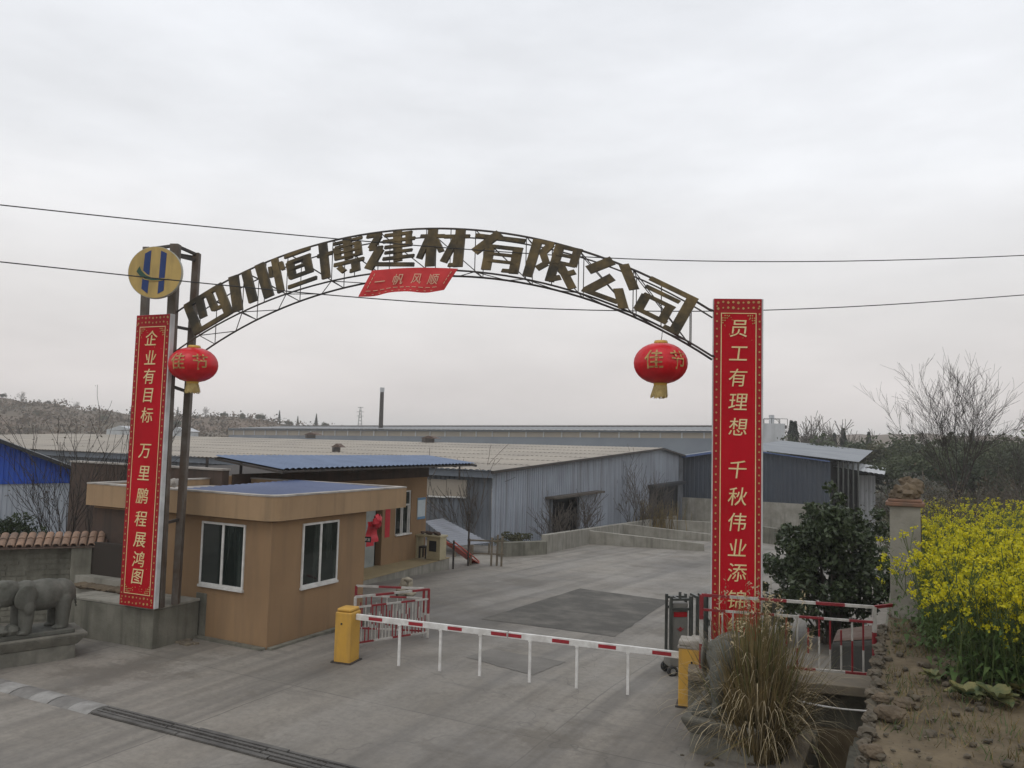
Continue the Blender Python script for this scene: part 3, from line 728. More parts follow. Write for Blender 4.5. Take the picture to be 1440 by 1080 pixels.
for ch, u in zip('四川恒博建材有限公司', LU):
    th = math.asin((u - 4.83) / 9.43); tx = AD * math.cos(th)
    X3 = np.array([tx[0], tx[1], -math.sin(th)]); Z3 = np.array([AD[0] * math.sin(th), AD[1] * math.sin(th), math.cos(th)]); N3 = v3(AN, 0)
    zc = (midz(u) + topz(u)) / 2 + 0.005
    hgt = 0.69; wid = 0.92; org = AP(u, zc) + N3 * 0.03
    mb = MB()
    for k, q in enumerate(GLY[ch]):
        q = q[:-1] + (q[-1] * (.92 if q[0] == 'h' else 1.02),); poly = stroke(q); off = 0.0024 * k
        mb.prism([org + X3 * ((x - .5) * wid) + Z3 * ((y - .5) * hgt) + N3 * off for x, y in poly], N3 * (0.06 + 0.0005 * k))
    mb.build('letter', M['letter_gold'], arch)

# the small red pennant tied under the arch
pc = [AP(4.05, 7.235, -.12), AP(5.72, 7.215, -.12), AP(5.47, 6.835, -.16), AP(3.86, 6.755, -.2)]
pn = thing('pennant', 'small wind-blown red cloth pennant reading 一帆风顺 tied below the arch', 'banner', pc[3])
nx, ny = 24, 7; front = []; N3 = v3(AN, 0)
def pp(u, v):
    a = pc[0] * (1 - u) + pc[1] * u; b = pc[3] * (1 - u) + pc[2] * u; p = a * (1 - v) + b * v
    return p + N3 * (0.035 * math.sin(u * 9 + v * 2) * v + .02 * math.sin(u * 21 + 1) * v) + UP * (.035 * math.sin(u * 3.14) * (1 - v) - .03 * math.sin(u * 8.5 + 1) * v)
vs = [pp(i / nx, j / ny) for j in range(ny + 1) for i in range(nx + 1)]
fs = [(j * (nx + 1) + i, j * (nx + 1) + i + 1, (j + 1) * (nx + 1) + i + 1, (j + 1) * (nx + 1) + i) for j in range(ny) for i in range(nx)]
mb = MB(); mb.add(vs, fs); cl = mb.build('cloth', M['pennant_red'], pn)
sol = cl.modifiers.new('solid', 'SOLIDIFY'); sol.thickness = 0.004; sol.offset = 0
for ch, u in zip('一帆风顺', (.17, .38, .60, .80)):
    me = text_mesh(ch, .21, .002, .30, 0.0); c = pp(u, .47); X3 = pp(u + .04, .47) - pp(u - .04, .47); X3 /= np.linalg.norm(X3); Y3 = pp(u, .3) - pp(u, .6); Y3 /= np.linalg.norm(Y3); Z3 = np.cross(X3, Y3)
    place_mesh('character', me, M['pennant_gold'], pn, c + N3 * .022, X3, UP, N3)
mb = MB()
for (u0, v0, u1, v1) in [(.06 + .078 * i, .80, .06 + .078 * i + .05, .80) for i in range(11)] + [(.06, .14 + .15 * i, .06, .14 + .15 * i + .1) for i in range(4)] + [(.95, .14 + .15 * i, .95, .14 + .15 * i + .1) for i in range(4)] + [(.06 + .078 * i, .93, .06 + .078 * i + .02, .93) for i in range(11)]:
    mb.tube([pp(u0, v0) + N3 * .008, pp(u1, v1) + N3 * .008], .007, 4)
mb.build('gold_trim', M['pennant_gold'], pn)

# lanterns
def lantern(label, top, centre, rx, rz, aim, skirt, tilt):
    t = thing('red_lantern', label, 'lantern', centre - UP * (rz + .18), 'red lanterns hung from the arch')
    n = 36; prof = []
    for i in range(13):
        a = -math.pi / 2 + math.pi * (0.09 + 0.82 * i / 12); prof.append((rx * math.cos(a) ** 0.92, rz * math.sin(a)))
    vs = []; 
    for r, z in prof:
        for k in range(n * 2):
            a = math.pi * k / n; rr = r * (1.0 + (0.026 if k % 2 else -0.018)); vs.append(centre + np.array([rr * math.cos(a), rr * math.sin(a), z]))
    m2 = n * 2; fs = [(i * m2 + k, i * m2 + (k + 1) % m2, (i + 1) * m2 + (k + 1) % m2, (i + 1) * m2 + k) for i in range(12) for k in range(m2)]
    mb = MB(); mb.add(vs, fs); mb.build('globe', M['lantern_red'], t, smooth=True)
    mb = MB(); mb.lathe(centre + UP * (rz * .93), [(rx * .26, 0), (rx * .27, .03), (rx * .24, .06)], 20); mb.build('cap', M['lantern_gold'], t)
    mb = MB(); mb.lathe(centre - UP * (rz * .93 + .05), [(rx * .25, 0), (rx * .27, .05)], 20); mb.build('base_ring', M['lantern_gold'], t)
    ts_ = []; rg = np.random.default_rng(5)
    for k in range(70):
        a = 2 * math.pi * k / 70; p = centre + np.array([math.cos(a) * rx * .25, math.sin(a) * rx * .25, -rz * .93 - .05]); L_ = rg.uniform(.8, 1.05) * skirt
        q = p + np.array([math.cos(a) * .03 + tilt + rg.normal() * .01, math.sin(a) * .03, -L_]); w = np.array([-math.sin(a), math.cos(a), 0]) * .011
        ts_.append([p - w, p + w, q + w, q - w])
    quads('tassel', ts_, M['tassel'], t)
    mb = MB(); mb.tube([centre + UP * (rz * .93 + .05), centre + UP * (rz + .1) + np.array([.015, 0, 0]), top], .006, 5); mb.build('hanging_wire', M['steel_dark'], t)
    for ch, ang in (('佳', aim - .50), ('节', aim + .48)):
        me = text_mesh(ch, .33, .002, 0, .003)
        xs = np.empty(len(me.vertices) * 3); me.vertices.foreach_get('co', xs); xs = xs.reshape(-1, 3)
        a = ang + xs[:, 0] / rx; zz = xs[:, 1] + .03; el = np.arcsin(np.clip(zz / rz, -.95, .95)); r = rx * np.cos(el) ** .92 * 1.018 + .006 + xs[:, 2]
        w = np.stack([centre[0] + np.sin(a) * r, centre[1] - np.cos(a) * r, centre[2] + zz], 1) - ORG[t]
        me.vertices.foreach_set('co', w.ravel()); me.update(); link_mesh('character', me, M['gold_dull'], t)
lc = at(272, 513, 15.30); lantern('round red lantern with gold characters and yellow paper skirt beside the left banner', AP(.23, midz(.23)), lc, .45, .345, .185, .19, .01)
lc2 = at(929, 511, 12.98); lantern('round red lantern with gold characters and pale tassel near the right end of the arch', AP(9.28, lb(9.28), .3), lc2, .435, .345, .05, .21, -.02)

# ================================================================ GUARDHOUSE AND OFFICE
gc = np.array([-4.65, 15.57]); gl = -E; gr = Rr
angR = math.atan2(gr[1], gr[0]); angE = math.atan2(E[1], E[0])
def GP(a, b, z): q = gc + gl * a + gr * b; return np.array([q[0], q[1], z])     # a along the left face, b along the right face
gh = thing('guardhouse', 'small tan rendered gatehouse with two white sliding windows and a deep flat parapet', 'guardhouse', GP(0, 0, 0))
mb = MB(); p = [GP(0, 0, -.4), GP(0, 3.0, -.4), GP(5.4, 3.0, -.4), GP(5.4, 0, -.4)]; mb.hexa(p + [q + UP * 2.86 for q in p]); mb.build('wall', M['tan_render'], gh, bevel=.012)
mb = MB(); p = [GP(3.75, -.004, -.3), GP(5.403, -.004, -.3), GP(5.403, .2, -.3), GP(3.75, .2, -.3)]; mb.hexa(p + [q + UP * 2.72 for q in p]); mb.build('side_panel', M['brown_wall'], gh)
# parapet ring with a rounded front corner, overhanging
ov = .17
def ring(inset):
    o = ov - inset; pts = [(-o, 4.35 - inset), (5.45 - inset, 4.35 - inset), (5.45 - inset, -o)]; c0 = (-o + .28, -o + .28)
    for k in range(7):
        a = math.pi / 2 * k / 6; pts.append((c0[0] - .28 * math.sin(a), c0[1] - .28 * math.cos(a)))
    return pts
ro, ri = ring(0), ring(.16); n = len(ro); mb = MB(); Zb, Zt = 2.49, 2.96
vs = [GP(a, b, Zb) for a, b in ro] + [GP(a, b, Zt) for a, b in ro] + [GP(a, b, Zb) for a, b in ri] + [GP(a, b, Zt) for a, b in ri]
fs = []
for i in range(n):
    j = (i + 1) % n
    fs += [(i, j, n + j, n + i), (2 * n + j, 2 * n + i, 3 * n + i, 3 * n + j), (n + i, n + j, 3 * n + j, 3 * n + i), (i, 2 * n + i, 2 * n + j, j)]
mb.add(vs, fs); mb.build('parapet', M['tan_parapet'], gh)
mb = MB(); ro2 = [(a - .01 * (a < 1), b - .01 * (b < 1)) for a, b in ro]; ri2 = ring(.18)
vs = [GP(a, b, Zt + .003) for a, b in ro2] + [GP(a, b, Zt + .035) for a, b in ro2] + [GP(a, b, Zt + .003) for a, b in ri2] + [GP(a, b, Zt + .035) for a, b in ri2]
mb.add(vs, fs); mb.build('coping', M['cap_white'], gh)
mb = MB(); mb.prism([GP(a, b, 2.47) for a, b in ring(.165)], UP * .34); mb.build('roof_slab', M['cap_white'], gh)
mb = MB(); ribbed_roof(mb, GP(.12, .5, 2.90), GP(.12, 4.1, 2.95), GP(3.1, 4.1, 3.0), GP(3.1, .5, 2.93), .2, .025); mb.build('blue_roof_sheet', M['blue_sheet'], gh)
for (a, b) in ((3.3, .4), (3.9, .35), (4.4, .5)):
    mb = MB(); mb.rock(GP(a, b, 3.06), (.10, .09, .10), int(a * 7)); mb.build('rubble_lump', M['cap_white'], gh)
def slider(face, u0, u1, z0, z1, parent):
    def Q(u, off, z): return GP(u, -off, z) if face == 'l' else GP(-off, u, z)
    def bar(ua, ub, za, zb, o0, o1):
        mb.hexa([Q(ua, o0, za), Q(ub, o0, za), Q(ub, o1, za), Q(ua, o1, za), Q(ua, o0, zb), Q(ub, o0, zb), Q(ub, o1, zb), Q(ua, o1, zb)])
    mb = MB(); w = .042
    bar(u0, u1, z0, z0 + w, -.03, .03); bar(u0, u1, z1 - w, z1, -.03, .03); bar(u0, u0 + w, z0 + w, z1 - w, -.03, .03); bar(u1 - w, u1, z0 + w, z1 - w, -.03, .03)
    wf = mb.build('window', M['white_frame'], parent)
    m = (u0 + u1) / 2; mb = MB(); bar(m - .03, m + .03, z0 + w, z1 - w, -.02, .022); mb.build('mullion', M['white_frame'], wf)
    for a, b, o in ((u0 + w, m - .03, .006), (m + .03, u1 - w, .012)):
        mb = MB(); bar(a, b, z0 + w, z1 - w, -.004 + o, .0 + o); mb.build('pane', M['dark_glass'], wf)
    mb = MB(); bar(u0 - .015, u1 + .015, z0 - .05, z0 - .003, -.02, .055); mb.build('sill', M['white_frame'], wf)
slider('l', .68, 1.90, 1.08, 2.36, gh)
slider('r', .88, 2.02, 1.06, 2.36, gh)
mb = MB(); mb.slab(GP(-.02, 0, 0)[:2], GP(-.02, 3.0, 0)[:2], .12, -.2, .045, 0, 1); mb.slab(GP(0, -.02, 0)[:2], GP(3.2, -.02, 0)[:2], .12, -.2, .05, 0, 0); mb.build('plinth_skirt', M['block_concrete'], gh)

# office behind with the porch
K1 = np.array([-3.07, 29.4]); 
def OP(a, b, z): q = K1 - E * a - Rr * b; return np.array([q[0], q[1], z])        # a to the left, b back towards the viewer
of = thing('office_building', 'long brown and tan single-storey office behind the gatehouse with a door, tall window and porch', 'building', OP(0, 0, -.2))
def wall_piece(b0, b1, z0, z1, m, nm='wall'):
    mb = MB(); mb.hexa([OP(0, b0, z0), OP(0, b1, z0), OP(.25, b1, z0), OP(.25, b0, z0), OP(0, b0, z1), OP(0, b1, z1), OP(.25, b1, z1), OP(.25, b0, z1)]); return mb.build(nm, m, of)
wall_piece(0, 1.0, -.2, 3.05, M['tan_render']); wall_piece(1.0, 1.95, -.2, .75, M['tan_render']); wall_piece(1.0, 1.95, 2.3, 3.05, M['tan_render']); wall_piece(1.95, 2.72, -.2, 3.05, M['tan_render'])
wall_piece(2.72, 3.62, 1.95, 3.05, M['tan_render']); wall_piece(3.62, 9.6, -.2, 3.05, M['tan_render'])
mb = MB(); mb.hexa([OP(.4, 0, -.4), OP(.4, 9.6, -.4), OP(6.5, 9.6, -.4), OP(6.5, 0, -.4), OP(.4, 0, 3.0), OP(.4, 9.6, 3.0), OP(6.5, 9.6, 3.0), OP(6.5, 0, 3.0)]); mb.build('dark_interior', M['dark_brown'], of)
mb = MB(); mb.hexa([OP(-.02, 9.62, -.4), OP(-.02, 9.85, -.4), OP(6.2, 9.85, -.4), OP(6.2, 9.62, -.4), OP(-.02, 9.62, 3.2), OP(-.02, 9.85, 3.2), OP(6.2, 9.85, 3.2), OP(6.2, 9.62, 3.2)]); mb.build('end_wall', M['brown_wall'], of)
mb = MB(); mb.hexa([OP(-.06, 9.60, 3.203), OP(-.06, 9.88, 3.203), OP(6.25, 9.88, 3.203), OP(6.25, 9.60, 3.203), OP(-.06, 9.60, 3.25), OP(-.06, 9.88, 3.25), OP(6.25, 9.88, 3.25), OP(6.25, 9.60, 3.25)]); mb.build('coping', M['cap_white'], of)
mb = MB(); mb.hexa([OP(-.04, -.04, 2.75), OP(-.04, 9.5, 2.75), OP(0, 9.5, 2.75), OP(0, -.04, 2.75), OP(-.04, -.04, 3.1), OP(-.04, 9.5, 3.1), OP(0, 9.5, 3.1), OP(0, -.04, 3.1)]); mb.build('shaded_lintel_band', M['brown_wall'], of)  # lintel coloured dark to stand for the shade under the canopy
# tall window with glazing bars
mb = MB()
for b0, b1, z0, z1 in ((1.0, 1.06, .75, 2.3), (1.89, 1.95, .75, 2.3), (1.06, 1.89, .75, .8), (1.06, 1.89, 2.25, 2.3), (1.45, 1.5, .8, 1.75), (1.06, 1.89, 1.76, 1.82)):
    mb.hexa([OP(.03, b0, z0), OP(.03, b1, z0), OP(.09, b1, z0), OP(.09, b0, z0), OP(.03, b0, z1), OP(.03, b1, z1), OP(.09, b1, z1), OP(.09, b0, z1)])
wf = mb.build('window', M['white_frame'], of)
mb = MB(); mb.hexa([OP(.07, 1.06, .8), OP(.07, 1.89, .8), OP(.08, 1.89, .8), OP(.08, 1.06, .8), OP(.07, 1.06, 2.25), OP(.07, 1.89, 2.25), OP(.08, 1.89, 2.25), OP(.08, 1.06, 2.25)]); mb.build('pane', M['dark_glass'], wf)
mb = MB()
for bb in (1.25, 1.68): mb.tube([OP(-.03, bb, .78), OP(-.05, bb + .02, 1.3), OP(-.03, bb, 1.8)], .022, 6)
mb.tube([OP(-.05, 1.0, .76), OP(-.05, 1.95, .76)], .03, 6); mb.build('grille', M['paint_white'], wf)
# door
mb = MB(); mb.hexa([OP(.12, 2.95, -.19), OP(.12, 3.60, -.19), OP(.17, 3.60, -.19), OP(.17, 2.95, -.19), OP(.12, 2.95, 1.94), OP(.12, 3.60, 1.94), OP(.17, 3.60, 1.94), OP(.17, 2.95, 1.94)]); dr = mb.build('door', M['door_grey'], of)
mb = MB(); mb.tube([OP(.06, 3.02, .75), OP(.06, 3.02, .95)], .02, 6); mb.build('handle', M['steel_dark'], dr)
# canopy
cz0, cz1 = 3.32, 3.56
cB, cC, cA, cD = at(399, 660, 20.2), at(670, 652, 29.0), at(303, 641, 21.4), at(602, 641, 30.2)
can = thing('canopy_roof', 'thin blue corrugated metal canopy over the office porch on slim posts', 'canopy', OP(0, 5, 3.1))
mb = MB(); ribbed_roof(mb, cB, cC, cD, cA, .22, .035); mb.build('roof_sheet', M['blue_roof'], can)
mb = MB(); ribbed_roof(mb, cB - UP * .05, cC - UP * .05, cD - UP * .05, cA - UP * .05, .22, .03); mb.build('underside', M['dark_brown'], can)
mb = MB(); mb.sq(cB - UP * .06, cC - UP * .06, .05); mb.sq(cA - UP * .07, cD - UP * .07, .05)
for k in range(8): a = cB + (cC - cB) * k / 7; b = cA + (cD - cA) * k / 7; mb.sq(a - UP * .09, b - UP * .09, .05)
mb.build('purlin', M['steel_dark'], can)
mb = MB(); qk = cB * .12 + cC * .88; mb.sq(qk - UP * .08, np.array([qk[0], qk[1], 2.75]), .06)
for bb, aa in ((9.0, 1.5), (6.0, 1.5), (9.0, .2)): q = OP(aa, bb, 3.0); mb.sq(q, q + UP * .5, .06)
mb.build('post', M['steel_dark'], can)
# porch platform
f0 = np.array([-4.55, 23.9]); f1 = np.array([-2.15, 29.25]); fd = (f1 - f0) / np.linalg.norm(f1 - f0); fn = np.array([-fd[1], fd[0]])
mb = MB(); pl = [v3(f0, -1.2), v3(f1, -1.2), v3(f1 + fn * 3.2, -1.2), v3(f0 + fn * 3.2, -1.2)]; mb.hexa(pl + [q * [1, 1, 0] + UP * -.205 for q in pl]); po = mb.build('porch_platform', M['pale_concrete'], of)
mb = MB(); pl2 = [v3(f0 - fn * .02, -.20), v3(f1 - fn * .02 + fd * .02, -.20), v3(f1 + fn * 1.25 + fd * .02, -.20), v3(f0 + fn * 1.25, -.20)]; mb.hexa(pl2 + [q + UP * .025 for q in pl2]); mb.build('porch_top', M['porch'], po)

# red bow, red paper strip, door plate, notice board: things hung on the wall
bc = at(525, 733, 23.6); bw_ = thing('red_bow', 'big red silk flower bow with hanging ribbon tails by the office door', 'bow', bc - UP * .7)
mb = MB()
for k in range(11):
    a = 2 * math.pi * k / 11 + .2; rr = .20 + .05 * (k % 2); o3 = v3(Rr, 0) * math.cos(a) + UP * math.sin(a); t3 = -v3(Rr, 0) * math.sin(a) + UP * math.cos(a); n3 = v3(E, 0); vs = []
    for i in range(9):
        f = math.pi * i / 8; rad_ = rr * math.sin(f / 2 + .0) * 1.15; lift_ = .10 * math.sin(f); w = .05 + .035 * math.sin(f)
        for q in (-1, 1): vs.append(bc + o3 * (rad_ if i < 5 else rr * 1.15 * (1 - (i - 4) / 4.6)) + n3 * (.03 + (lift_ if i < 5 else .10 + .03 * (i - 4))) + t3 * w * q)
    mb.add(vs, [(2 * i, 2 * i + 1, 2 * i + 3, 2 * i + 2) for i in range(8)])
mb.build('bow_loops', M['bow_red'], bw_, smooth=True)
for dx, L_ in ((-.15, .72), (.08, .62)):
    mb = MB(); a = bc + v3(Rr, 0) * dx; vs = []
    for i in range(7):
        z = -L_ * i / 6; w = .11 + .012 * i; o = v3(E, 0) * (.03 * math.sin(i * 1.4))
        vs += [a + UP * z - v3(Rr, 0) * w + o, a + UP * z + v3(Rr, 0) * w + o]
    mb.add(vs, [(2 * i, 2 * i + 1, 2 * i + 3, 2 * i + 2) for i in range(6)]); o_ = mb.build('ribbon_tail', M['bow_red'], bw_); s_ = o_.modifiers.new('solid', 'SOLIDIFY'); s_.thickness = .01
pc_ = at(515, 758.5, 23.2); pt_ = thing('door_plate', 'small black plate with white characters below the red bow', 'sign', pc_ - UP * .08)
mb = MB(); mb.box(pc_, (.30, .02, .16), rad(-14)); mb.build('plate', M['dark'], pt_)
fX = np.array([math.cos(rad(-14)), math.sin(rad(-14)), 0]); fN = np.array([fX[1], -fX[0], 0])
for i, ch in enumerate('值班室'):
    place_mesh('character', text_mesh(ch, .085, .002, 0, .002), M['paint_white'], pt_, pc_ + fN * .014 + fX * (i - 1) * .088, fX, UP, fN)
mb = MB(); q = OP(-.012, 2.55, 0); mb.slab(OP(-.003, 2.28, 0)[:2], OP(-.003, 2.56, 0)[:2], .006, .75, 2.1, 0, 0); setp(mb.build('paper_strip', M['bow_red'], None, OP(0, 2.5, 1.0)), 'narrow red paper couplet strip pasted beside the office door', 'paper strip')
nb = thing('notice_board', 'white notice board with blue head and foot on the tan wall end', 'notice board', OP(-.02, .5, 1.2))
mb = MB(); mb.slab(OP(-.003, .12, 0)[:2], OP(-.003, .62, 0)[:2], .03, 1.22, 2.0, 0, 0); mb.build('board', M['notice'], nb)
mb = MB(); mb.slab(OP(-.036, .12, 0)[:2], OP(-.036, .62, 0)[:2], .006, 1.22, 1.31, 0, 0); mb.slab(OP(-.036, .12, 0)[:2], OP(-.036, .62, 0)[:2], .006, 1.92, 2.0, 0, 0); mb.build('blue_band', M['notice_blue'], nb)

# porch counter, chair, slide, posts, small shelter
kc = np.array([-2.72, 28.4]); ka = math.atan2(fd[1], fd[0])
kt = thing('counter_cabinet', 'cream masonry counter with dark opening at the far end of the porch', 'counter', v3(kc, -.175))
kx = fd; ky = fn
def KP(a, b, z): q = kc + kx * a + ky * b; return np.array([q[0], q[1], z])
def kbox(a0, a1, b0, b1, z0, z1, nm, m, par=None):
    mb = MB(); mb.hexa([KP(a0, b0, z0), KP(a1, b0, z0), KP(a1, b1, z0), KP(a0, b1, z0), KP(a0, b0, z1), KP(a1, b0, z1), KP(a1, b1, z1), KP(a0, b1, z1)]); return mb.build(nm, m, par or kt, bevel=.01)
kbox(.15, .62, -.25, .30, -.17, .62, 'body', M['cream']); kbox(.10, .66, -.29, .80, .623, .69, 'top', M['cream']); kbox(.15, .62, .70, .77, -.17, .62, 'leg', M['cream'])
kbox(.138, .148, -.10, .20, .12, .5, 'opening', M['dark'])
mb = MB()
for i in range(7): mb.rock(KP(.3 + .06 * (i % 3), -.1 + .11 * i, .75), (.09, .08, .06), i)
setp(mb.build('soil_heap', M['brick_dark'], None, KP(.3, .2, .7)), 'low heap of brown clods lying on the cream counter', 'heap')
ch = thing('stool', 'dark wooden stool in the gap under the cream counter', 'stool', KP(.35, .5, -.175))
kbox(.2, .5, .36, .66, .2, .26, 'seat', M['dark_brown'], ch)
for a in (.2, .45):
    for b in (.36, .61): kbox(a, a + .05, b, b + .05, -.17, .197, 'leg', M['dark_brown'], ch)
s0 = at(632, 764, 29.4); s1 = G(668, 792); sl = thing('slide', 'orange red sloping metal chute leading down from the porch end', 'slide', s1)
dd = (s1 - s0); side = np.cross(dd, UP); side /= np.linalg.norm(side); mb = MB()
mid = s0 + dd * .8 + UP * .02
for a, b in ((s0, mid), (mid, s1 + UP * .06 + dd * .05)): mb.prism([a - side * .16, a + side * .16, a + side * .16 - UP * .04, a - side * .16 - UP * .04], b - a)
mb.build('chute', M['slide_red'], sl)
for k in (-1, 1):
    mb = MB(); mb.tube([s0 + side * .17 * k + UP * .08, mid + side * .17 * k + UP * .08, s1 + side * .17 * k + UP * .08], .03, 6); mb.build('side_rail', M['slide_red'], sl)
for k in (-1, 1):
    q = s0 + side * .18 * k; mb = MB(); mb.sq(np.array([q[0], q[1], -.75]), q + UP * .12, .07); mb.build('post', M['steel_dark'], sl)
sh = thing('lean_to_shelter', 'low open shelter with a pale grey corrugated roof in front of the shed', 'shelter', at(640, 775, 35))
hA, hB, hC, hD = at(596, 733, 35.5), at(622, 729, 38), at(688, 763, 36), at(640, 768, 33.5)
mb = MB(); ribbed_roof(mb, hA, hD, hC, hB, .2, .03); mb.build('roof_sheet', M['shelter_roof'], sh)
for q in (hA, hD, hC, hB, (hD + hC) / 2):
    mb = MB(); mb.sq(np.array([q[0], q[1], -1.0]), q - UP * .03, .08); mb.build('post', M['wood_old'], sh)
bp = G(694, 796); bt = thing('timber_stand', 'rough frame of pale timber posts and rails at the yard edge', 'wooden frame', bp)
for dx, dy, hh in ((-1.0, .3, 1.0), (-.1, 0, 1.1), (.12, .1, 1.2), (.3, 0, 1.15), (-.9, -.1, .8)):
    mb = MB(); mb.sq(bp + np.array([dx, dy, -.05]), bp + np.array([dx + .02, dy, hh]), .08); mb.build('post', M['wood_old'], bt)
for z in (.45, .95): mb = MB(); mb.sq(bp + np.array([-1.05, .2, z]), bp + np.array([.4, 0.05, z]), .06); mb.build('rail', M['wood_old'], bt)
q = G(658, 796); mb = MB(); mb.tube([q - UP * .1, q + UP * 1.0, q + UP * 1.95], .035, 8); mb.lathe(q + UP * 1.95, [(.06, 0), (.06, .06), (.02, .09)], 8); setp(mb.build('signal_pole', M['steel_dark'], None, q), 'thin black upright pole beside the orange chute', 'pole')
q = G(571, 840); rk = thing('ornamental_rock', 'pale twisted garden rock with dark hollows standing behind the left fence', 'rock', q); mb = MB()
for c, r, s_ in (((-.18, 0, .22), (.22, .2, .25), 1), ((.14, 0, .14), (.24, .18, .15), 2), ((-.12, 0, .52), (.14, .13, .25), 3), ((.10, 0, .45), (.085, .09, .30), 4), ((.02, 0, .72), (.2, .12, .1), 5), ((.19, .02, .56), (.07, .07, .2), 6), ((-.22, .02, .42), (.09, .09, .16), 8)):
    mb.rock(q + np.array(c) * .68, np.array(r) * .68, s_, 3, 0, .35)
mb.build('stone', M['pale_stone'], rk, smooth=True); mb = MB(); mb.rock(q + np.array([-.22, .05, .10]), (.10, .10, .14), 11, 2); mb.build('dark_base', M['dark_brown'], rk)

# ================================================================ LEFT: PLINTH, WALL, STATUES
def LP(s_, t, z): return W(s_, t, z)
pA, pB = G(92, 893), G(213, 914); pBr = np.array([-6.30, 16.35])
plth = thing('block_plinth', 'mossy grey concrete block plinth under the left banner', 'plinth', pB)
mb = MB(); q = [pB, v3(pBr, 0), v3(pBr + (pA[:2] - pB[:2]), 0), pA]
mb.hexa([k * [1, 1, 0] - UP * .15 for k in q] + [k * [1, 1, 0] + UP * .74 for k in q]); mb.build('block', M['block_concrete'], plth, bevel=.015)
mb = MB(); cxy = sum(k for k in q) / 4; qq = [cxy + (k - cxy) * 1.015 for k in q]
mb.hexa([k * [1, 1, 0] + UP * .743 for k in qq] + [k * [1, 1, 0] + UP * .795 for k in qq]); mb.build('cap', M['pale_concrete'], plth, bevel=.01)
mb = MB(); mb.box(v3(pBr + Rr * .22, .42), (.30, .36, .95), -A27); mb.build('end_post', M['block_concrete'], plth, bevel=.01)
# debris on the ground by the guardhouse
mb = MB(); rg = random.Random(4)
for i in range(16):
    q = GP(1.5 + rg.random() * 1.6, -.35 - rg.random() * .35, .02); mb.box(q, (rg.uniform(.15, .5), rg.uniform(.06, .14), .03 + rg.random() * .03), rg.uniform(-1, .3))
setp(mb.build('timber_scrap', M['wood_old'], None, GP(2, -.4, 0)), 'scattered scrap boards on the ground at the gatehouse foot', 'scrap')

wl1 = np.array([-9.35, 17.75]); wl0 = wl1 + (np.array([-13.6, 16.0]) - wl1) * 2.0
bw0 = thing('boundary_wall', 'old stained brick boundary wall with a sloping red tile cap behind the elephant', 'wall', v3((wl0 + wl1) / 2, 0))
mb = MB(); mb.slab(wl0, wl1, .26, -.2, 1.62, 0, .5); mb.build('wall', M['old_wall'], bw0)
mb = MB(); rg = random.Random(9)
wd = (wl1 - wl0) / np.linalg.norm(wl1 - wl0); wn_ = np.array([wd[1], -wd[0]])
for r_ in range(13):
    u = rg.random() * .3
    while u < 9.1:
        L_ = rg.uniform(.25, .42); z = 0.05 + r_ * .12
        if rg.random() < .8:
            c = wl0 + wd * (u + L_ / 2) + wn_ * (.13 + rg.random() * .008); mb.box(v3(c, z + .05), (L_ - .02, .02, .095), math.atan2(wd[1], wd[0]))
        u += L_
mb.build('brick_face', M['old_wall'], bw0)
mb = MB(); mb.box(v3(wl1 - wd * .12 + wn_ * .16, .72), (.40, .40, 1.84), math.atan2(wd[1], wd[0])); mb.build('end_pier', M['old_wall'], bw0, bevel=.015)
mb = MB(); u = -.1; k = 0
while u < 9.5:
    c = wl0 + wd * u; a0 = v3(c + wn_ * .40, 1.66); a1 = v3(c - wn_ * .02, 1.86); w3 = v3(wd, 0)
    for rr in range(2):
        p0 = a0 * (1 - rr * .5) + a1 * rr * .5; p1 = p0 + (a1 - a0) * .56; p0 = p0 + UP * rr * .02; vs = []
        for i in range(6):
            an = math.pi * i / 5; off = w3 * (-math.cos(an) * .075) + UP * math.sin(an) * .05; vs += [p0 + off, p1 + off]
        mb.add(vs, [(2 * i, 2 * i + 2, 2 * i + 3, 2 * i + 1) for i in range(5)])
    u += .17
tc_ = mb.build('tile_cap', M['tile_roof'], bw0); s_ = tc_.modifiers.new('solid', 'SOLIDIFY'); s_.thickness = .018
mb = MB(); mb.prism([v3(wl0 + wn_ * .40, 1.61), v3(wl0 - wn_ * .04, 1.82), v3(wl0 - wn_ * .30, 1.60)], v3(wl1 - wl0 + wd * .35, 0)); mb.build('cap_bed', M['brick_dark'], bw0)
mb = MB()
for i in range(9): mb.rock(v3(wl1 + wd * (.1 + i * .09) - wn_ * (.02 + .05 * i), 1.66 - i * .025), (.13, .12, .09), i + 2, 2)
mb.build('broken_cap', M['tile_red'], bw0)
nw0, nw1 = np.array([-9.35, 17.45]), np.array([-7.7, 16.72])
nwt = thing('low_garden_wall', 'low broken wall with dark recess between the tiled wall and the left banner', 'wall', v3((nw0 + nw1) / 2, 0))
mb = MB(); mb.slab(nw0, nw1, .3, -.1, 1.02, 0, .5); mb.build('lower_course', M['pale_concrete'], nwt)
mb = MB(); mb.slab(nw0 + np.array([.06, .14]), nw1 + np.array([.06, .14]), .1, 1.0, 1.72, 0, .5); mb.build('upper_course', M['dark_brown'], nwt)
mb = MB()
for i in range(8): mb.rock(v3(nw0 + (nw1 - nw0) * (.1 + i * .11) + wn_ * .22, .84), (.24, .16, .07), i, 2)
setp(mb.build('rubble_heap', M['rock_brown'], None, v3(nw0 + wn_ * .5, .8)), 'flat heap of brown stones on top of the block plinth', 'rubble')

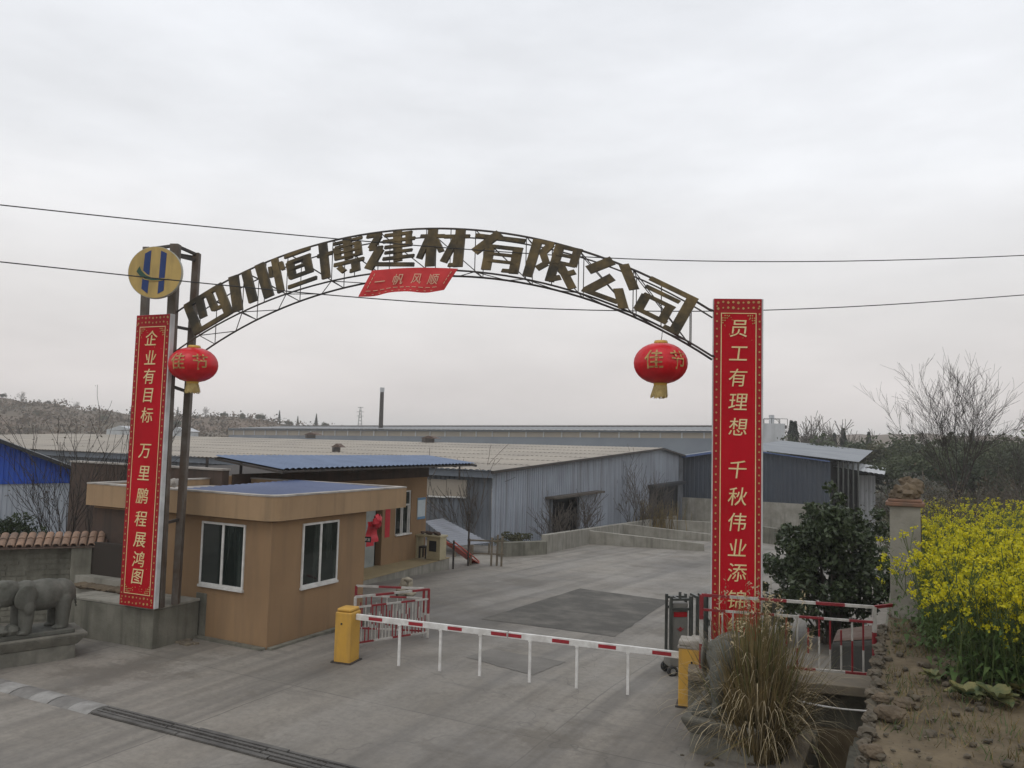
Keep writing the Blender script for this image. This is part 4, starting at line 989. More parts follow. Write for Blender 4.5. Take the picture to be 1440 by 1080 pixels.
def remesh_blob(name, balls, m, parent, X, Y, org, sc, voxel=.022):
    bm = bmesh.new()
    for c, r, rot in balls:
        mtx = Matrix.Translation(Vector(c)) @ (Matrix.Rotation(rot, 4, 'Y') if rot else Matrix()) @ Matrix.Diagonal((*r, 1))
        bmesh.ops.create_icosphere(bm, subdivisions=3, radius=1, matrix=mtx)
    me = bpy.data.meshes.new(name); bm.to_mesh(me); bm.free()
    o = bpy.data.objects.new(name, me); COL.objects.link(o)
    md = o.modifiers.new('r', 'REMESH'); md.mode = 'VOXEL'; md.voxel_size = voxel
    sm = o.modifiers.new('s', 'SMOOTH'); sm.iterations = 3; sm.factor = .5
    dg = bpy.context.evaluated_depsgraph_get(); dg.update()
    m2 = bpy.data.meshes.new_from_object(o.evaluated_get(dg)); bpy.data.objects.remove(o)
    xs = np.empty(len(m2.vertices) * 3); m2.vertices.foreach_get('co', xs); m2.vertices.foreach_set('co', (xs * sc)); m2.materials.clear()
    r_ = place_mesh(name, m2, m, parent, org, X, Y, UP); m2.polygons.foreach_set('use_smooth', [True] * len(m2.polygons)); return r_
def chain(a, b, r0, r1, n):
    a, b = np.array(a, float), np.array(b, float); return [(tuple(a + (b - a) * i / n), (r0 + (r1 - r0) * i / n,) * 3, 0) for i in range(n + 1)]
ELE = [((-.30, 0, .66), (.50, .31, .30), 0), ((-.62, 0, .64), (.27, .27, .29), 0), ((.02, 0, .70), (.28, .27, .27), 0),
       ((.34, 0, .76), (.25, .21, .25), .3), ((.40, .07, .90), (.12, .11, .11), 0), ((.40, -.07, .90), (.12, .11, .11), 0),
       ((.28, 0, .05), (.0001,) * 3, 0)]
ELE += chain((.50, 0, .66), (.60, 0, .40), .125, .10, 6) + chain((.60, 0, .40), (.60, 0, .17), .10, .075, 6) + chain((.60, 0, .17), (.72, 0, .07), .075, .055, 4)
for x in (.04, -.62):
    for y in (-.17, .17): ELE += chain((x, y, .55), (x + .02, y, .06), .145, .115, 8) + [((x + .05, y, .035), (.15, .12, .05), 0)]
for y in (-.1, .1): ELE += chain((.48, y, .58), (.66, y * 1.5, .48), .035, .018, 6)
ELE += chain((-.87, 0, .72), (-.93, 0, .36), .035, .025, 6)
for y in (-1, 1): ELE += [((.12, y * .285, .70), (.20, .045, .24), -.35), ((.06, y * .30, .50), (.10, .04, .14), .2)]
ELE = [b for b in ELE if b[1][0] > .01]
def pedestal(label, c, ang, L_, D_, h, grp=None):
    ca = np.array([math.cos(ang), math.sin(ang)]); sa = np.array([-ca[1], ca[0]])
    t = thing('stone_pedestal', label, 'pedestal', v3(c, 0))
    def ringz(k, z): return [v3(c + ca * x * k[0] / 2 + sa * y * k[1] / 2, z) for x, y in ((-1, -1), (1, -1), (1, 1), (-1, 1))]
    mb = MB(); mb.hexa(ringz((L_ * .86, D_ * .84), -.1) + ringz((L_ * .84, D_ * .82), h * .55)); mb.build('base', M['stone_pedestal'], t, bevel=.02)
    mb = MB(); mb.hexa(ringz((L_ * .86, D_ * .84), h * .55) + ringz((L_, D_), h * .9)); mb.hexa(ringz((L_, D_), h * .901) + ringz((L_, D_), h)); mb.build('cornice', M['stone_pedestal'], t, bevel=.012)
    mb = MB(); mb.hexa(ringz((L_ * .82, D_ * .8), h + .002) + ringz((L_ * .82, D_ * .8), h + .08)); mb.build('plinth_slab', M['stone_statue'], t, bevel=.012)
    return t
aL = math.atan2(.93, .86) * .9
eL = np.array([math.cos(aL), math.sin(aL)]); eLn = np.array([-eL[1], eL[0]])
fr = G(112, 925)[:2]; cL = fr - eL * 1.0 + eLn * .42
pedestal('low stone pedestal with overhanging lip under the left elephant', cL, aL, 2.2, .95, .46)
et = thing('elephant_statue', 'mossy carved stone elephant standing at the left picture edge beside the tiled wall', 'statue', v3(cL, .54), 'stone elephants flanking the gate')
hH, hF = onz(82, 880, .54), onz(34, 888, .54); eD = dirv(hH, hF); eS = np.linalg.norm(hH[:2] - hF[:2]) / .66; eS = max(min(eS, 1.25), .95)
remesh_blob('elephant_body', ELE, M['stone_statue'], et, v3(eD, 0), v3((-eD[1], eD[0]), 0), v3(hH[:2] + eD * .62 * eS, .53), eS, .017)
mb = MB()
for i in range(5): mb.rock(v3(cL - eLn * .30 - eL * (.1 + .16 * i), .62), (.14, .12, .11), i + 3)
setp(mb.build('carved_rockwork', M['stone_statue'], None, v3(cL - eLn * .3, .54)), 'small carved rocks on the pedestal under the left elephant', 'stone')
cRp = np.array(onz(950, 1006, .50)[:2]) + E * .60 + Rr * .75
pedestal('stone pedestal with overhanging lip half covered by the dry reeds', cRp, math.atan2(Rr[1], Rr[0]), 1.5, 1.05, .50)
et2 = thing('elephant_statue', 'carved stone elephant half hidden by the dry reed clump beside the yellow barrier box', 'statue', v3(cRp, .58), 'stone elephants flanking the gate')
remesh_blob('elephant_body', ELE, M['stone_statue'], et2, v3(-Rr, 0), v3(E, 0), v3(cRp + E * -.06 - Rr * .1, .57), .95)

# ================================================================ BARRIERS, FENCES, SLIDING GATE
bA, bB = G(487, 930)[:2], G(970, 992)[:2]; bd = (bB - bA) / np.linalg.norm(bB - bA); bn = np.array([bd[1], -bd[0]]); bL = np.linalg.norm(bB - bA)
bang = math.atan2(bd[1], bd[0])
def kpx(px):
    lo, hi = 0.0, 1.0
    for _ in range(40):
        m = (lo + hi) / 2; q = v3(bA + bd * bL * m, .4) - CAM; w = q @ cF
        if 720 + FPX * (q @ cR) / w < px: lo = m
        else: hi = m
    return lo * bL
mid_u = kpx(713.5)
def barrier(label, u_cab, legs, reds, u0, u1, flip):
    t = thing('boom_barrier', label, 'barrier', v3(bA + bd * u_cab, 0), 'pair of boom barriers')
    c = bA + bd * u_cab
    mb = MB(); mb.box(v3(c, .46), (.34, .36, .94), bang); cab = mb.build('cabinet', M['cabinet_yellow'], t, bevel=.02)
    if flip:
        mb = MB(); mb.box(v3(c - bd * .005, .947), (.36, .38, .03), bang); mb.build('seam', M['cabinet_grey'], cab)
        mb = MB(); mb.box(v3(c, 1.01), (.345, .365, .09), bang); mb.box(v3(c + bd * .1 - bn * .02, .99), (.2, .40, .16), bang); mb.build('cap', M['cabinet_grey'], cab, bevel=.025)
    else:
        mb = MB(); mb.box(v3(c, .965), (.30, .33, .06), bang); mb.build('cap', M['cabinet_yellow'], cab, bevel=.025)
    mb = MB(); mb.lathe(v3(c + bn * .18 + bd * (.04 if flip else -.03), .72), [(.018, 0), (.018, .012)], 10, 0, (v3(bd, 0), UP, v3(bn, 0))); mb.build('lock', M['rubber'], cab)
    mb = MB(); mb.box(v3(c, .012), (.42, .44, .03), bang); mb.build('base_plate', M['steel_dark'], cab)
    zA = lambda u: .835 - .065 * u / bL
    o = bn * .02
    def bar(ua, ub, half, off0, off1, mi, mbb):
        mbb.hexa([v3(bA + bd * ua + bn * off0, zA(ua) - half), v3(bA + bd * ub + bn * off0, zA(ub) - half), v3(bA + bd * ub + bn * off1, zA(ub) - half), v3(bA + bd * ua + bn * off1, zA(ua) - half),
                  v3(bA + bd * ua + bn * off0, zA(ua) + half), v3(bA + bd * ub + bn * off0, zA(ub) + half), v3(bA + bd * ub + bn * off1, zA(ub) + half), v3(bA + bd * ua + bn * off1, zA(ua) + half)], mi)
    mb = MB(); bar(u0, u1, .055, -.03, .02, 0, mb); bm_ = mb.build('boom', M['paint_white'], t, bevel=.008)
    mb = MB()
    for a, b in reds: bar(kpx(a), kpx(b), .03, .0215, .0235, 0, mb)
    mb.build('red_reflector', M['paint_red'], bm_)
    for px in legs:
        u = kpx(px); q = bA + bd * u; mb = MB(); mb.box(v3(q - bn * .005, (zA(u) - .06 + .03) / 2 + .01), (.045, .035, zA(u) - .09), bang); mb.box(v3(q - bn * .005, zA(u) - .058), (.06, .06, .03), bang); mb.build('support_leg', M['paint_white'], t)
barrier('boom barrier with faded yellow box beside the gatehouse and white boom reaching the middle', 0, (561.5, 619, 675), ((518, 537), (574, 594), (629, 649), (690, 712)), .17, mid_u - .01, False)
barrier('boom barrier with orange yellow box and grey hood beside the right pedestal', bL, (745, 811, 883), ((714.5, 733), (776, 800), (841, 866), (917, 944)), mid_u + .01, bL - .17, True)

def fence(label, a, b, z, h, seed, pitch=.135, group=None, zr=None):
    a = np.array(a[:2]); b = np.array(b[:2]); d = (b - a) / np.linalg.norm(b - a); L_ = np.linalg.norm(b - a); rg = random.Random(seed)
    zf = (lambda u: z) if zr is None else (lambda u: z + (zr - z) * u / L_)
    t = thing('painted_fence', label, 'fence', v3(a, zf(0)), group)
    def striped(name, p, q, w, period=.32, parent=None):
        mb = MB(); p = np.array(p); q = np.array(q); n = max(2, int(np.linalg.norm(q - p) / period)); k0 = rg.randrange(2)
        for i in range(n): mb.tube([p + (q - p) * i / n, p + (q - p) * (i + 1) / n], w * .7071, 4, (i + k0) % 2)
        return mb.build(name, [M['fence_white'], M['fence_red']], parent or t)
    striped('top_rail', v3(a, zf(0) + h), v3(b, zf(L_) + h), .042, .42)
    striped('middle_rail', v3(a, zf(0) + h * .80), v3(b, zf(L_) + h * .80), .034, .35)
    striped('bottom_rail', v3(a, zf(0) + .12), v3(b, zf(L_) + .12), .034, .4)
    for u in (0, L_): striped('post', v3(a + d * u, zf(u)), v3(a + d * u, zf(u) + h), .052, .35)
    n = int(L_ / pitch)
    for i in range(1, n):
        u = L_ * i / n; lo = .12; hi = h * .80
        mode = i % 3
        if mode == 1: hi = h * .66
        if mode == 2: lo = .12; hi = h * .80
        mb = MB(); m = rg.uniform(.35, .65); k = rg.randrange(2); q = a + d * u; zz = zf(u)
        mb.sq(v3(q, zz + lo), v3(q, zz + lo + (hi - lo) * m), .021, k); mb.sq(v3(q, zz + lo + (hi - lo) * m), v3(q, zz + hi), .021, 1 - k); mb.build('bar', [M['fence_white'], M['fence_red']], t)
    return t
f1a = G(497, 914); f1b = G(601, 897); gate_g = 'red and white tubular fences'
fence('red and white tube fence running back from the left barrier box', f1a, f1b, 0.0, 1.02, 3, .085, gate_g, -.07)
f2a = np.array([-3.28, 17.35]); f2b = np.array([f1b[0] - .12, f1b[1] + .12])
fence('red and white tube fence behind, from the gatehouse corner to the shared post', f2a, f2b, -.08, 1.02, 8, .11, gate_g)
fr0 = onz(986, 895, .74); fr1 = onz(1231, 948, .72)
frl = at(986, 900, 12.45); frr = at(1230, 948, 12.05)
fence('red and white tube fence on the concrete slab beside the right banner', frl, frr, .74, 1.12, 5, .155, gate_g, .70)
# the top rail runs on to the pillar
q0 = v3(frr[:2], .70 + 1.12); q1 = at(1254, 851, 12.25); mb = MB(); mb.sq(q0, q1, .045)
setp(mb.build('rail_stub', M['fence_red'], None, q1), 'short red rail joining the right fence to the concrete pillar', 'rail')

# right plinth / culvert head
cu0 = frl[:2] - E * .2; cu1 = frr[:2] + E * .75
cv = thing('culvert_head', 'concrete slab and headwall over the dark ditch under the right fence', 'culvert', v3(cu0, 0))
cd_ = (cu1 - cu0) / np.linalg.norm(cu1 - cu0); cn = np.array([cd_[1], -cd_[0]])
mb = MB(); mb.slab(cu0 - cn * .5, cu1 - cn * .5, .9, .56, .70, 0, .72); mb.build('slab', M['slab_tan'], cv, bevel=.012)
mb = MB(); mb.slab(cu0 - cn * .3, cu0 + cd_ * 1.5 - cn * .3, .6, -.1, .56, 0, .5); mb.build('left_abutment', M['block_concrete'], cv)
mb = MB(); mb.slab(cu0 + cd_ * 1.5 - cn * .3, cu1 - cn * .3, .2, -.8, .555, 0, .5); mb.build('headwall', M['block_concrete'], cv)
mb = MB(); mb.box(v3(np.array(BLr[:2]) + dR * .4 - nR * .16, .62), (1.1, .4, .25), math.atan2(dR[1], dR[0])); mb.build('banner_footing', M['block_concrete'], cv)
bk_ = thing('concrete_block', 'dark stained concrete block behind the right fence next to the pillar', 'block', W(-.8, 15.5, 0))
mb = MB(); mb.hexa([W(-1.3, 14.5, -.4), W(-.36, 14.3, -.4), W(-.36, 15.6, -.4), W(-1.3, 15.6, -.4), W(-1.22, 14.6, .92), W(-.36, 14.4, 1.12), W(-.36, 15.6, 1.12), W(-1.22, 15.6, .92)]); mb.build('block', M['dark_concrete'], bk_, bevel=.08)
mb = MB(); mb.hexa([W(-1.2, 14.65, .925), W(-.38, 14.45, 1.125), W(-.38, 15.55, 1.125), W(-1.2, 15.55, .925), W(-1.17, 14.7, .96), W(-.40, 14.5, 1.16), W(-.40, 15.5, 1.16), W(-1.17, 15.5, .96)]); mb.build('earth_top', M['brick_dark'], bk_)
# posts behind the right banner
mb_t = thing('banner_posts', 'pair of grey steel posts with ties behind the right couplet banner', 'gate post', v3(BLr[:2], .74))
for u in (.12, .66):
    q = np.array(BLr[:2]) + dR * u - nR * .20; mb = MB(); mb.sq(v3(q, .2), v3(q, RZ1 - .05), .12); mb.build('post', M['steel_post'], mb_t)
for z in (2, 4, 6): q = np.array(BLr[:2]) - nR * .20; mb = MB(); mb.sq(v3(q + dR * .12, z), v3(q + dR * .66, z), .05); mb.build('tie_bar', M['steel_dark'], mb_t)

# retractable gate
g0 = G(953, 948)[:2]; rgt = thing('retractable_gate', 'folded grey steel retractable gate with wheeled end unit behind the barrier', 'sliding gate', v3(g0, gz(ST(*g0)[1])))
gd = E * .80 + Rr * .60; gd = gd / np.linalg.norm(gd); gn = np.array([gd[1], -gd[0]]); ga = math.atan2(gd[1], gd[0]); gzz = gz(ST(*g0)[1])
def RG(u, o, z): q = g0 + gd * u + gn * o; return np.array([q[0], q[1], gzz + z])
mb = MB(); mb.box(RG(0, 0, .85), (.30, .20, .95), ga); mb.build('end_unit', M['gate_panel'], rgt, bevel=.01)
mb = MB()
for u in (-.19, .19):
    for o in (-.12, .12): mb.sq(RG(u, o, .12), RG(u, o, 1.46), .05)
for o in (-.12, .12):
    for z in (1.40, 1.22, .40): mb.sq(RG(-.19, o, z), RG(.19, o, z), .045)
mb.sq(RG(-.02, .12, 1.40), RG(-.02, .12, 1.54), .045); mb.sq(RG(-.05, -.12, 1.40), RG(-.05, .12, 1.40), .04); mb.build('frame', M['gate_steel'], rgt)
mb = MB(); mb.box(RG(0, .105, 1.12), (.26, .012, .09), ga); mb.build('dark_slot', M['banner_edge_red'], rgt)
mb = MB(); c = RG(0, .104, .84); D3 = v3(gd, 0); N3 = v3(gn, 0)
mb.prism([c + D3 * x + UP * z for x, z in ((-.08, .03), (0, -.035), (.08, .03), (0, -.005))], N3 * .006); mb.prism([c + D3 * x + UP * z for x, z in ((-.035, .02), (.0, .055), (.035, .02), (0, .005))], N3 * .0065); mb.build('red_emblem', M['paint_red'], rgt)
mb = MB(); mb.box(RG(0, .0, .26), (.46, .30, .20), ga); mb.build('motor_box', M['gate_panel'], rgt, bevel=.03)
for u in (-.17, .17):
    for o in (.17, -.17):
        c = RG(u, o, .105); ax = (v3(gd, 0), UP, v3(gn, 0)); mb = MB(); mb.lathe(c - N3 * .03, [(.085, 0), (.1, .012), (.1, .048), (.085, .06)], 20, 0, ax); wh = mb.build('wheel', M['rubber'], rgt, smooth=False)
        mb = MB(); mb.lathe(c + N3 * (.031 if o > 0 else -.043), [(.05, 0), (.05, .012)], 16, 0, ax); mb.build('rim', M['wheel_rim'], wh)
for i in range(11):
    u = .32 + .155 * i; mb = MB()
    for o in (-.14, .14): mb.sq(RG(u, o, .10), RG(u, o, 1.46), .052)
    mb.sq(RG(u, -.14, 1.44), RG(u, .14, 1.44), .05); mb.sq(RG(u, -.14, .25), RG(u, .14, .25), .04)
    for z0, z1 in ((.3, .75), (.75, 1.2)):
        mb.tube([RG(u, .15, z0), RG(u + .155, .15, z1)], .014, 5); mb.tube([RG(u, .15, z1), RG(u + .155, .15, z0)], .014, 5)
    mb.build('lattice_frame', M['gate_steel'], rgt)

# ================================================================ NEAR GROUND: DRAIN, BUMP, DITCH
d0, d1 = G(142, 1000), G(500, 1092); dv = dirv(d0, d1); d1 = d1 + v3(dv, 0) * 2.5; dl = np.linalg.norm(d1[:2] - d0[:2]); da = math.atan2(dv[1], dv[0]); dn = np.array([dv[1], -dv[0]])
dt = thing('drain_grate', 'long rusty steel drain grate crossing the concrete in the foreground', 'drain', v3(d0[:2], 0))
mb = MB(); mb.slab(d0[:2], d1[:2], .34, .006, .010, 0, .5); mb.build('slot_shade', M['dark_brown'], dt)  # dark sheet on the concrete, painted shade of the channel below the bars
for o in (-.145, -.05, .05, .14):
    mb = MB(); rg = random.Random(int(o * 1000)); u = 0
    while u < dl:
        L_ = rg.uniform(.9, 2.0); q = d0[:2] + dv * u + dn * (o + rg.uniform(-.018, .018)); q2 = d0[:2] + dv * min(u + L_ - .02, dl) + dn * (o + rg.uniform(-.018, .018)); mb.slab(q, q2, rg.choice((.04, .055, .07)), .010, .028 + rg.random() * .008, 0, .5); u += L_
    mb.build('bar', M['drain_metal'], dt)
mb = MB(); u = 0
while u < dl: q = d0[:2] + dv * u; mb.slab(q - dn * .16, q + dn * .16, .012, .009, .018, 0, .5); u += .09
mb.build('cross_rib', M['drain_metal'], dt)
for i in range(3):
    a = v3(d0[:2] - dv * (.03 + i * .93), 0); b = a - v3(dv, 0) * .90
    lab = ('worn rubber speed hump section, the one touching the drain grate', 'worn rubber speed hump section, the middle one', 'worn rubber speed hump section cut by the left picture edge')[i]
    t = thing('speed_hump', lab, 'speed hump', a, 'speed hump sections')
    for k in range(2):
        p = a + (b - a) * (k * .5); q = a + (b - a) * (k * .5 + .495); N3 = v3(dn, 0); mb = MB()
        prof = [(-.21, .005), (-.14, .035), (-.05, .05), (.05, .05), (.14, .035), (.21, .005)]
        mb.prism([p + N3 * o + UP * z for o, z in prof], q - p); mb.build('white_block' if k == 0 else 'black_block', M['bump_white'] if k == 0 else M['bump_black'], t)
    
# ditch kerb, rubble retaining wall, stones
kb = MB(); kb.hexa([W(-1.53, 3, -.7), W(-1.27, 3, -.7), W(-1.27, 12.3, -.7), W(-1.53, 12.3, -.7), W(-1.53, 3, .10), W(-1.27, 3, .10), W(-1.27, 12.3, .10), W(-1.53, 12.3, .10)])
setp(kb.build('ditch_kerb', M['slab_tan'], None, W(-1.4, 9, 0), bevel=.02), 'worn concrete kerb between the driveway and the ditch', 'kerb')
kb = MB(); kb.hexa([W(-.80, 3, -.7), W(-.46, 3, -.7), W(-.46, 12.4, -.7), W(-.80, 12.4, -.7), W(-.80, 3, .02), W(-.46, 3, .02), W(-.46, 12.4, .02), W(-.80, 12.4, .02)])
setp(kb.build('ditch_ledge', M['block_concrete'], None, W(-.6, 9, 0), bevel=.02), 'stained concrete ledge at the foot of the rubble wall in the ditch', 'ledge')
rw = thing('rubble_wall', 'rough rubble stone retaining wall holding up the field bank above the ditch', 'wall', W(-.36, 9, 0))
mb = MB(); mb.hexa([W(-.44, 2, -.7), W(-.28, 2, -.7), W(-.28, 22, -.7), W(-.44, 22, -.7), W(-.40, 2, 1.33), W(-.28, 2, 1.33), W(-.28, 22, 1.20), W(-.40, 22, 1.20)]); mb.build('wall_core', M['old_wall'], rw)
mb = MB(); rg = random.Random(21)
for i in range(800):
    t = 5 + rg.random() * 9; z = rg.random() ** .7 * 1.45; r = rg.uniform(.035, .09)
    mb.rock(W(-.39 + rg.uniform(-.03, .03), t, z), (r * .8, r * 1.35, r * .6), i, 2, 0, .75)
rs = mb.build('wall_stone', M['rubble'], rw); setp(rs, kind='stuff')
for i, (px, py, rr, lb_) in enumerate(((1252, 1008, .11, 'largest brown rock on the bank edge above the ditch'), (1272, 992, .08, 'mid-sized brown rock behind the largest one on the bank edge'), (1240, 985, .07, 'small brown rock on the bank edge nearest the fence'), (1226, 1060, .08, 'brown rock on the bank edge nearest the viewer'))):
    q = onz(px, py, 1.42); mb = MB(); mb.rock(q + UP * rr * .3, (rr * 1.3, rr, rr * .8), 40 + i, 3, 0, .35); setp(mb.build('bank_rock', M['rock_brown'], None, q), lb_, 'rock')
mb = MB(); rg = random.Random(77)
for i in range(260):
    s_ = -.35 + abs(rg.gauss(0, .8)); t = rg.uniform(5.5, 15); r = rg.choice((.012, .016, .02, .025, .035, .05)) * rg.uniform(.6, 1.2)
    q = W(s_, t, 0); mb.rock((q[0], q[1], H(s_, t) + r * .2), (r * 1.2, r, r * .7), i, 1, 0, .4)
setp(mb.build('bank_gravel', M['rubble'], None), kind='stuff')
q0, q1 = at(1120, 985, 12.0), at(1225, 1000, 11.4); mb = MB(); mb.tube([q0 + (q1 - q0) * i / 8 + UP * (-.03 * math.sin(math.pi * i / 8)) for i in range(9)], .012, 6)
setp(mb.build('hose', M['paint_white'], None, q0), 'thin white pipe slung across the ditch below the slab', 'pipe')
# pillar
pq = at(1274, 850, 13.6); pq = v3(pq[:2], 1.0); pil = thing('gate_pillar', 'pale concrete pillar with a red brown tile cap at the field corner', 'pillar', pq)
pw = .47; mb = MB(); mb.box(v3(pq[:2], 2.10), (pw, pw, 2.3), -A27); mb.build('shaft', M['pale_concrete'], pil, bevel=.012)
mb = MB(); mb.box(v3(pq[:2], 3.285), (.60, .58, .07), -A27); mb.box(v3(pq[:2], 3.345), (.52, .52, .05), -A27); mb.build('cap', M['tile_red'], pil, bevel=.015)
mb = MB()
for i, (dx, dz, r) in enumerate(((-.02, .08, .20), (.12, .18, .17), (-.15, .02, .13), (.05, .26, .12), (.2, .05, .13))): mb.rock(v3(pq[:2], 3.39) + np.array([dx, .05 * i - .1, dz]), (r * .95, r * .8, r * .75), i + 60, 3, 0, .55)
setp(mb.build('clod_heap', M['rock_brown'], None, v3(pq[:2], 3.37)), 'heap of brown earth and bricks on top of the concrete pillar', 'heap')
mb = MB(); mb.box(v3(pq[:2] + np.array([.32, .42]), 1.9), (.32, .45, 2.3), -A27); setp(mb.build('brick_pier', M['brick_dark'], None, v3(pq[:2] + np.array([.3, .25]), .9)), 'dark crumbling brick pier right behind the concrete pillar', 'pier')

# ================================================================ SHEDS AND FACTORY
def px_on(a, d, px, hi=200.0):
    lo = 0.0; a = np.array(a[:2]); d = np.array(d[:2])
    for _ in range(50):
        m = (lo + hi) / 2; q = v3(a + d * m, 0) - CAM; w = q @ cF
        if 720 + FPX * (q @ cR) / w < px: lo = m
        else: hi = m
    return lo
def zpx(p, px, py): return at(px, py, p[1])[2]
S0 = G(690, 768)[:2]; Sd = Rr; Sl = -E; SZ = -3.2
ur = px_on(S0, Sd, 926); ue = px_on(S0, Sd, 964)
ze = zpx(S0, 690, 661); zr_ = zpx(S0 + Sd * ur, 926, 630.5); zend = zpx(S0 + Sd * ue, 964, 642)
shed = thing('factory_shed', 'wide blue grey corrugated shed with a dusty low pitched roof, gable facing the yard', 'shed', v3(S0, -1.1))
topf = lambda u: ze + (zr_ - ze) * u / ur if u < ur else zr_ + (zend - zr_) * (u - ur) / (ue - ur)
du0, du1 = px_on(S0, Sd, 771), px_on(S0, Sd, 812); dz1 = zpx(S0 + Sd * du0, 771, 701)
eu0, eu1 = px_on(S0, Sd, 912), px_on(S0, Sd, 953); ez1 = zpx(S0 + Sd * eu0, 912, 686)
mb = MB()
def seg(u0, u1, z0=SZ, m=0): corrugated(mb, S0 + Sd * u0, S0 + Sd * u1, z0, lambda u: topf(u + u0), .28, .045, m)
seg(0, du0); seg(du0, du1, dz1); seg(du1, eu0); seg(eu0, eu1, ez1); seg(eu1, ue, SZ, 1)
seg_ = mb.build('gable_wall', [M['shed_blue'], M['sooty_sheet']], shed)
sn = np.array([Sd[1], -Sd[0]])
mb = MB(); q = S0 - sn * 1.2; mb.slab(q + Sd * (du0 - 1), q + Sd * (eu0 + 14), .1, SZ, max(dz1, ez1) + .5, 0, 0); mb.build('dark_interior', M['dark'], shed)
mb = MB(); mb.slab(S0 + Sd * (du0 - .6) + sn * .05, S0 + Sd * (du1 + 3.2) + sn * .05, .6, dz1, dz1 + .13, 0, 1); mb.build('door_hood', M['bark'], shed)
mb = MB(); mb.slab(S0 + Sd * (eu0 - .4) + sn * .05, S0 + Sd * (eu1 + .4) + sn * .05, .6, ez1, ez1 + .25, 0, 1)
mb.slab(S0 + Sd * (eu0 + (eu1 - eu0) * .55) - sn * .3, S0 + Sd * (eu1) - sn * .3, .1, SZ, ez1, 0, 1); mb.build('sooty_door_frame', M['soot'], shed)
mb = MB()
for u in (du0, du1 - .2):
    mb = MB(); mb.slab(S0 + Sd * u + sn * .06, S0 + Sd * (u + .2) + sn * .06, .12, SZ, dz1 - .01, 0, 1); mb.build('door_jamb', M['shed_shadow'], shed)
LEN = 75
mb = MB(); ov_ = -Sd * .7
p0 = v3(S0 + ov_ - Sl * .35, ze - .04 * (.7)); p1 = v3(S0 + ov_ + Sl * LEN, ze - .03); r0 = v3(S0 + Sd * ur - Sl * .35, zr_ + .03); r1 = v3(S0 + Sd * ur + Sl * LEN, zr_ - .3)
nrow = 7
for k in range(nrow):
    a, b = k / nrow, (k + 1.03) / nrow; lift = UP * .022
    ribbed_roof(mb, p0 + (r0 - p0) * a + lift, p1 + (r1 - p1) * a + lift, p1 + (r1 - p1) * min(b, 1), p0 + (r0 - p0) * min(b, 1), .34, .05)
mb.build('roof', M['shed_roof'], shed)
mb = MB(); e0 = v3(S0 + Sd * (ue + .5) - Sl * .35, zend - .05); e1 = v3(S0 + Sd * (ue + .5) + Sl * LEN, zend - .05); ribbed_roof(mb, r0, r1, e1, e0, .5, .05); mb.build('far_roof_slope', M['shed_roof'], shed)
mb = MB(); mb.sq(p0 - UP * .05, r0 - UP * .05, .14); mb.sq(r0 - UP * .05, e0 - UP * .05, .14); mb.build('verge_trim', M['steel_dark'], shed)
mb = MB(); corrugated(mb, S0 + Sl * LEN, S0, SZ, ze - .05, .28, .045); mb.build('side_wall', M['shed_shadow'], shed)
mb = MB(); mb.slab(S0 + Sl * LEN - Sd * .05, S0 - Sl * .2 - Sd * .05, .35, ze - .38, ze - .06, 0, 1); mb.build('gutter', M['far_wall'], shed)
w0, w1 = px_on(S0 + Sl * 12, -Sl, 600, 12.0), px_on(S0 + Sl * 12, -Sl, 657, 12.0)
for k in range(2):
    a = S0 + Sl * 12 - Sl * (w0 + (w1 - w0) * k * .5) - Sd * .06; b = S0 + Sl * 12 - Sl * (w0 + (w1 - w0) * (k * .5 + .49)) - Sd * .06
    zz = zpx(a, 630, 697); mb = MB(); mb.slab(a, b, .06, zz, zz + .85, 0, 1); mb.build('window', M['far_band'], shed)
    mb = MB(); mb.slab(a - Sd * .07, b - Sd * .07, .04, zz - .07, zz - .0, 0, 1); mb.build('sill', M['white_frame'], shed)
for (px, py, w_, lab) in ((600, 622, 1.6, 'small rusty roof vent on the shed roof right of the chimney'), (434, 615, 1.5, 'small dark roof vent on the shed roof, the leftmost one'), (470, 636, .8, 'little dark roof box on the shed slope above the canopy')):
    best = None
    for k in range(100):
        pt = p0 + (r0 - p0) * (k / 100); uu = px_on(v3(pt[:2] + Sl * LEN, 0), -Sl, px); g_ = pt[:2] + Sl * (LEN - uu); zz = pt[2]; yy = v3(g_, zz) - CAM; w = yy @ cF; sy_ = 540 - FPX * (yy @ cU) / w
        if best is None or abs(sy_ - py) < best[0]: best = (abs(sy_ - py), g_, zz)
    t = thing('roof_vent', lab, 'roof vent', v3(best[1], best[2])); mb = MB()
    mb.box(v3(best[1], best[2] + .18), (w_ * .6, w_ * .5, .36), A27); mb.build('curb', M['steel_dark'], t)
    mb = MB(); c = v3(best[1], best[2]); X3 = v3(E, 0) * w_ * .6; mb.prism([c - X3 + UP * .36, c + X3 + UP * .36, c + UP * .62], v3(Rr, 0) * w_ * .6); mb.build('hood', M['brick_dark'], t)

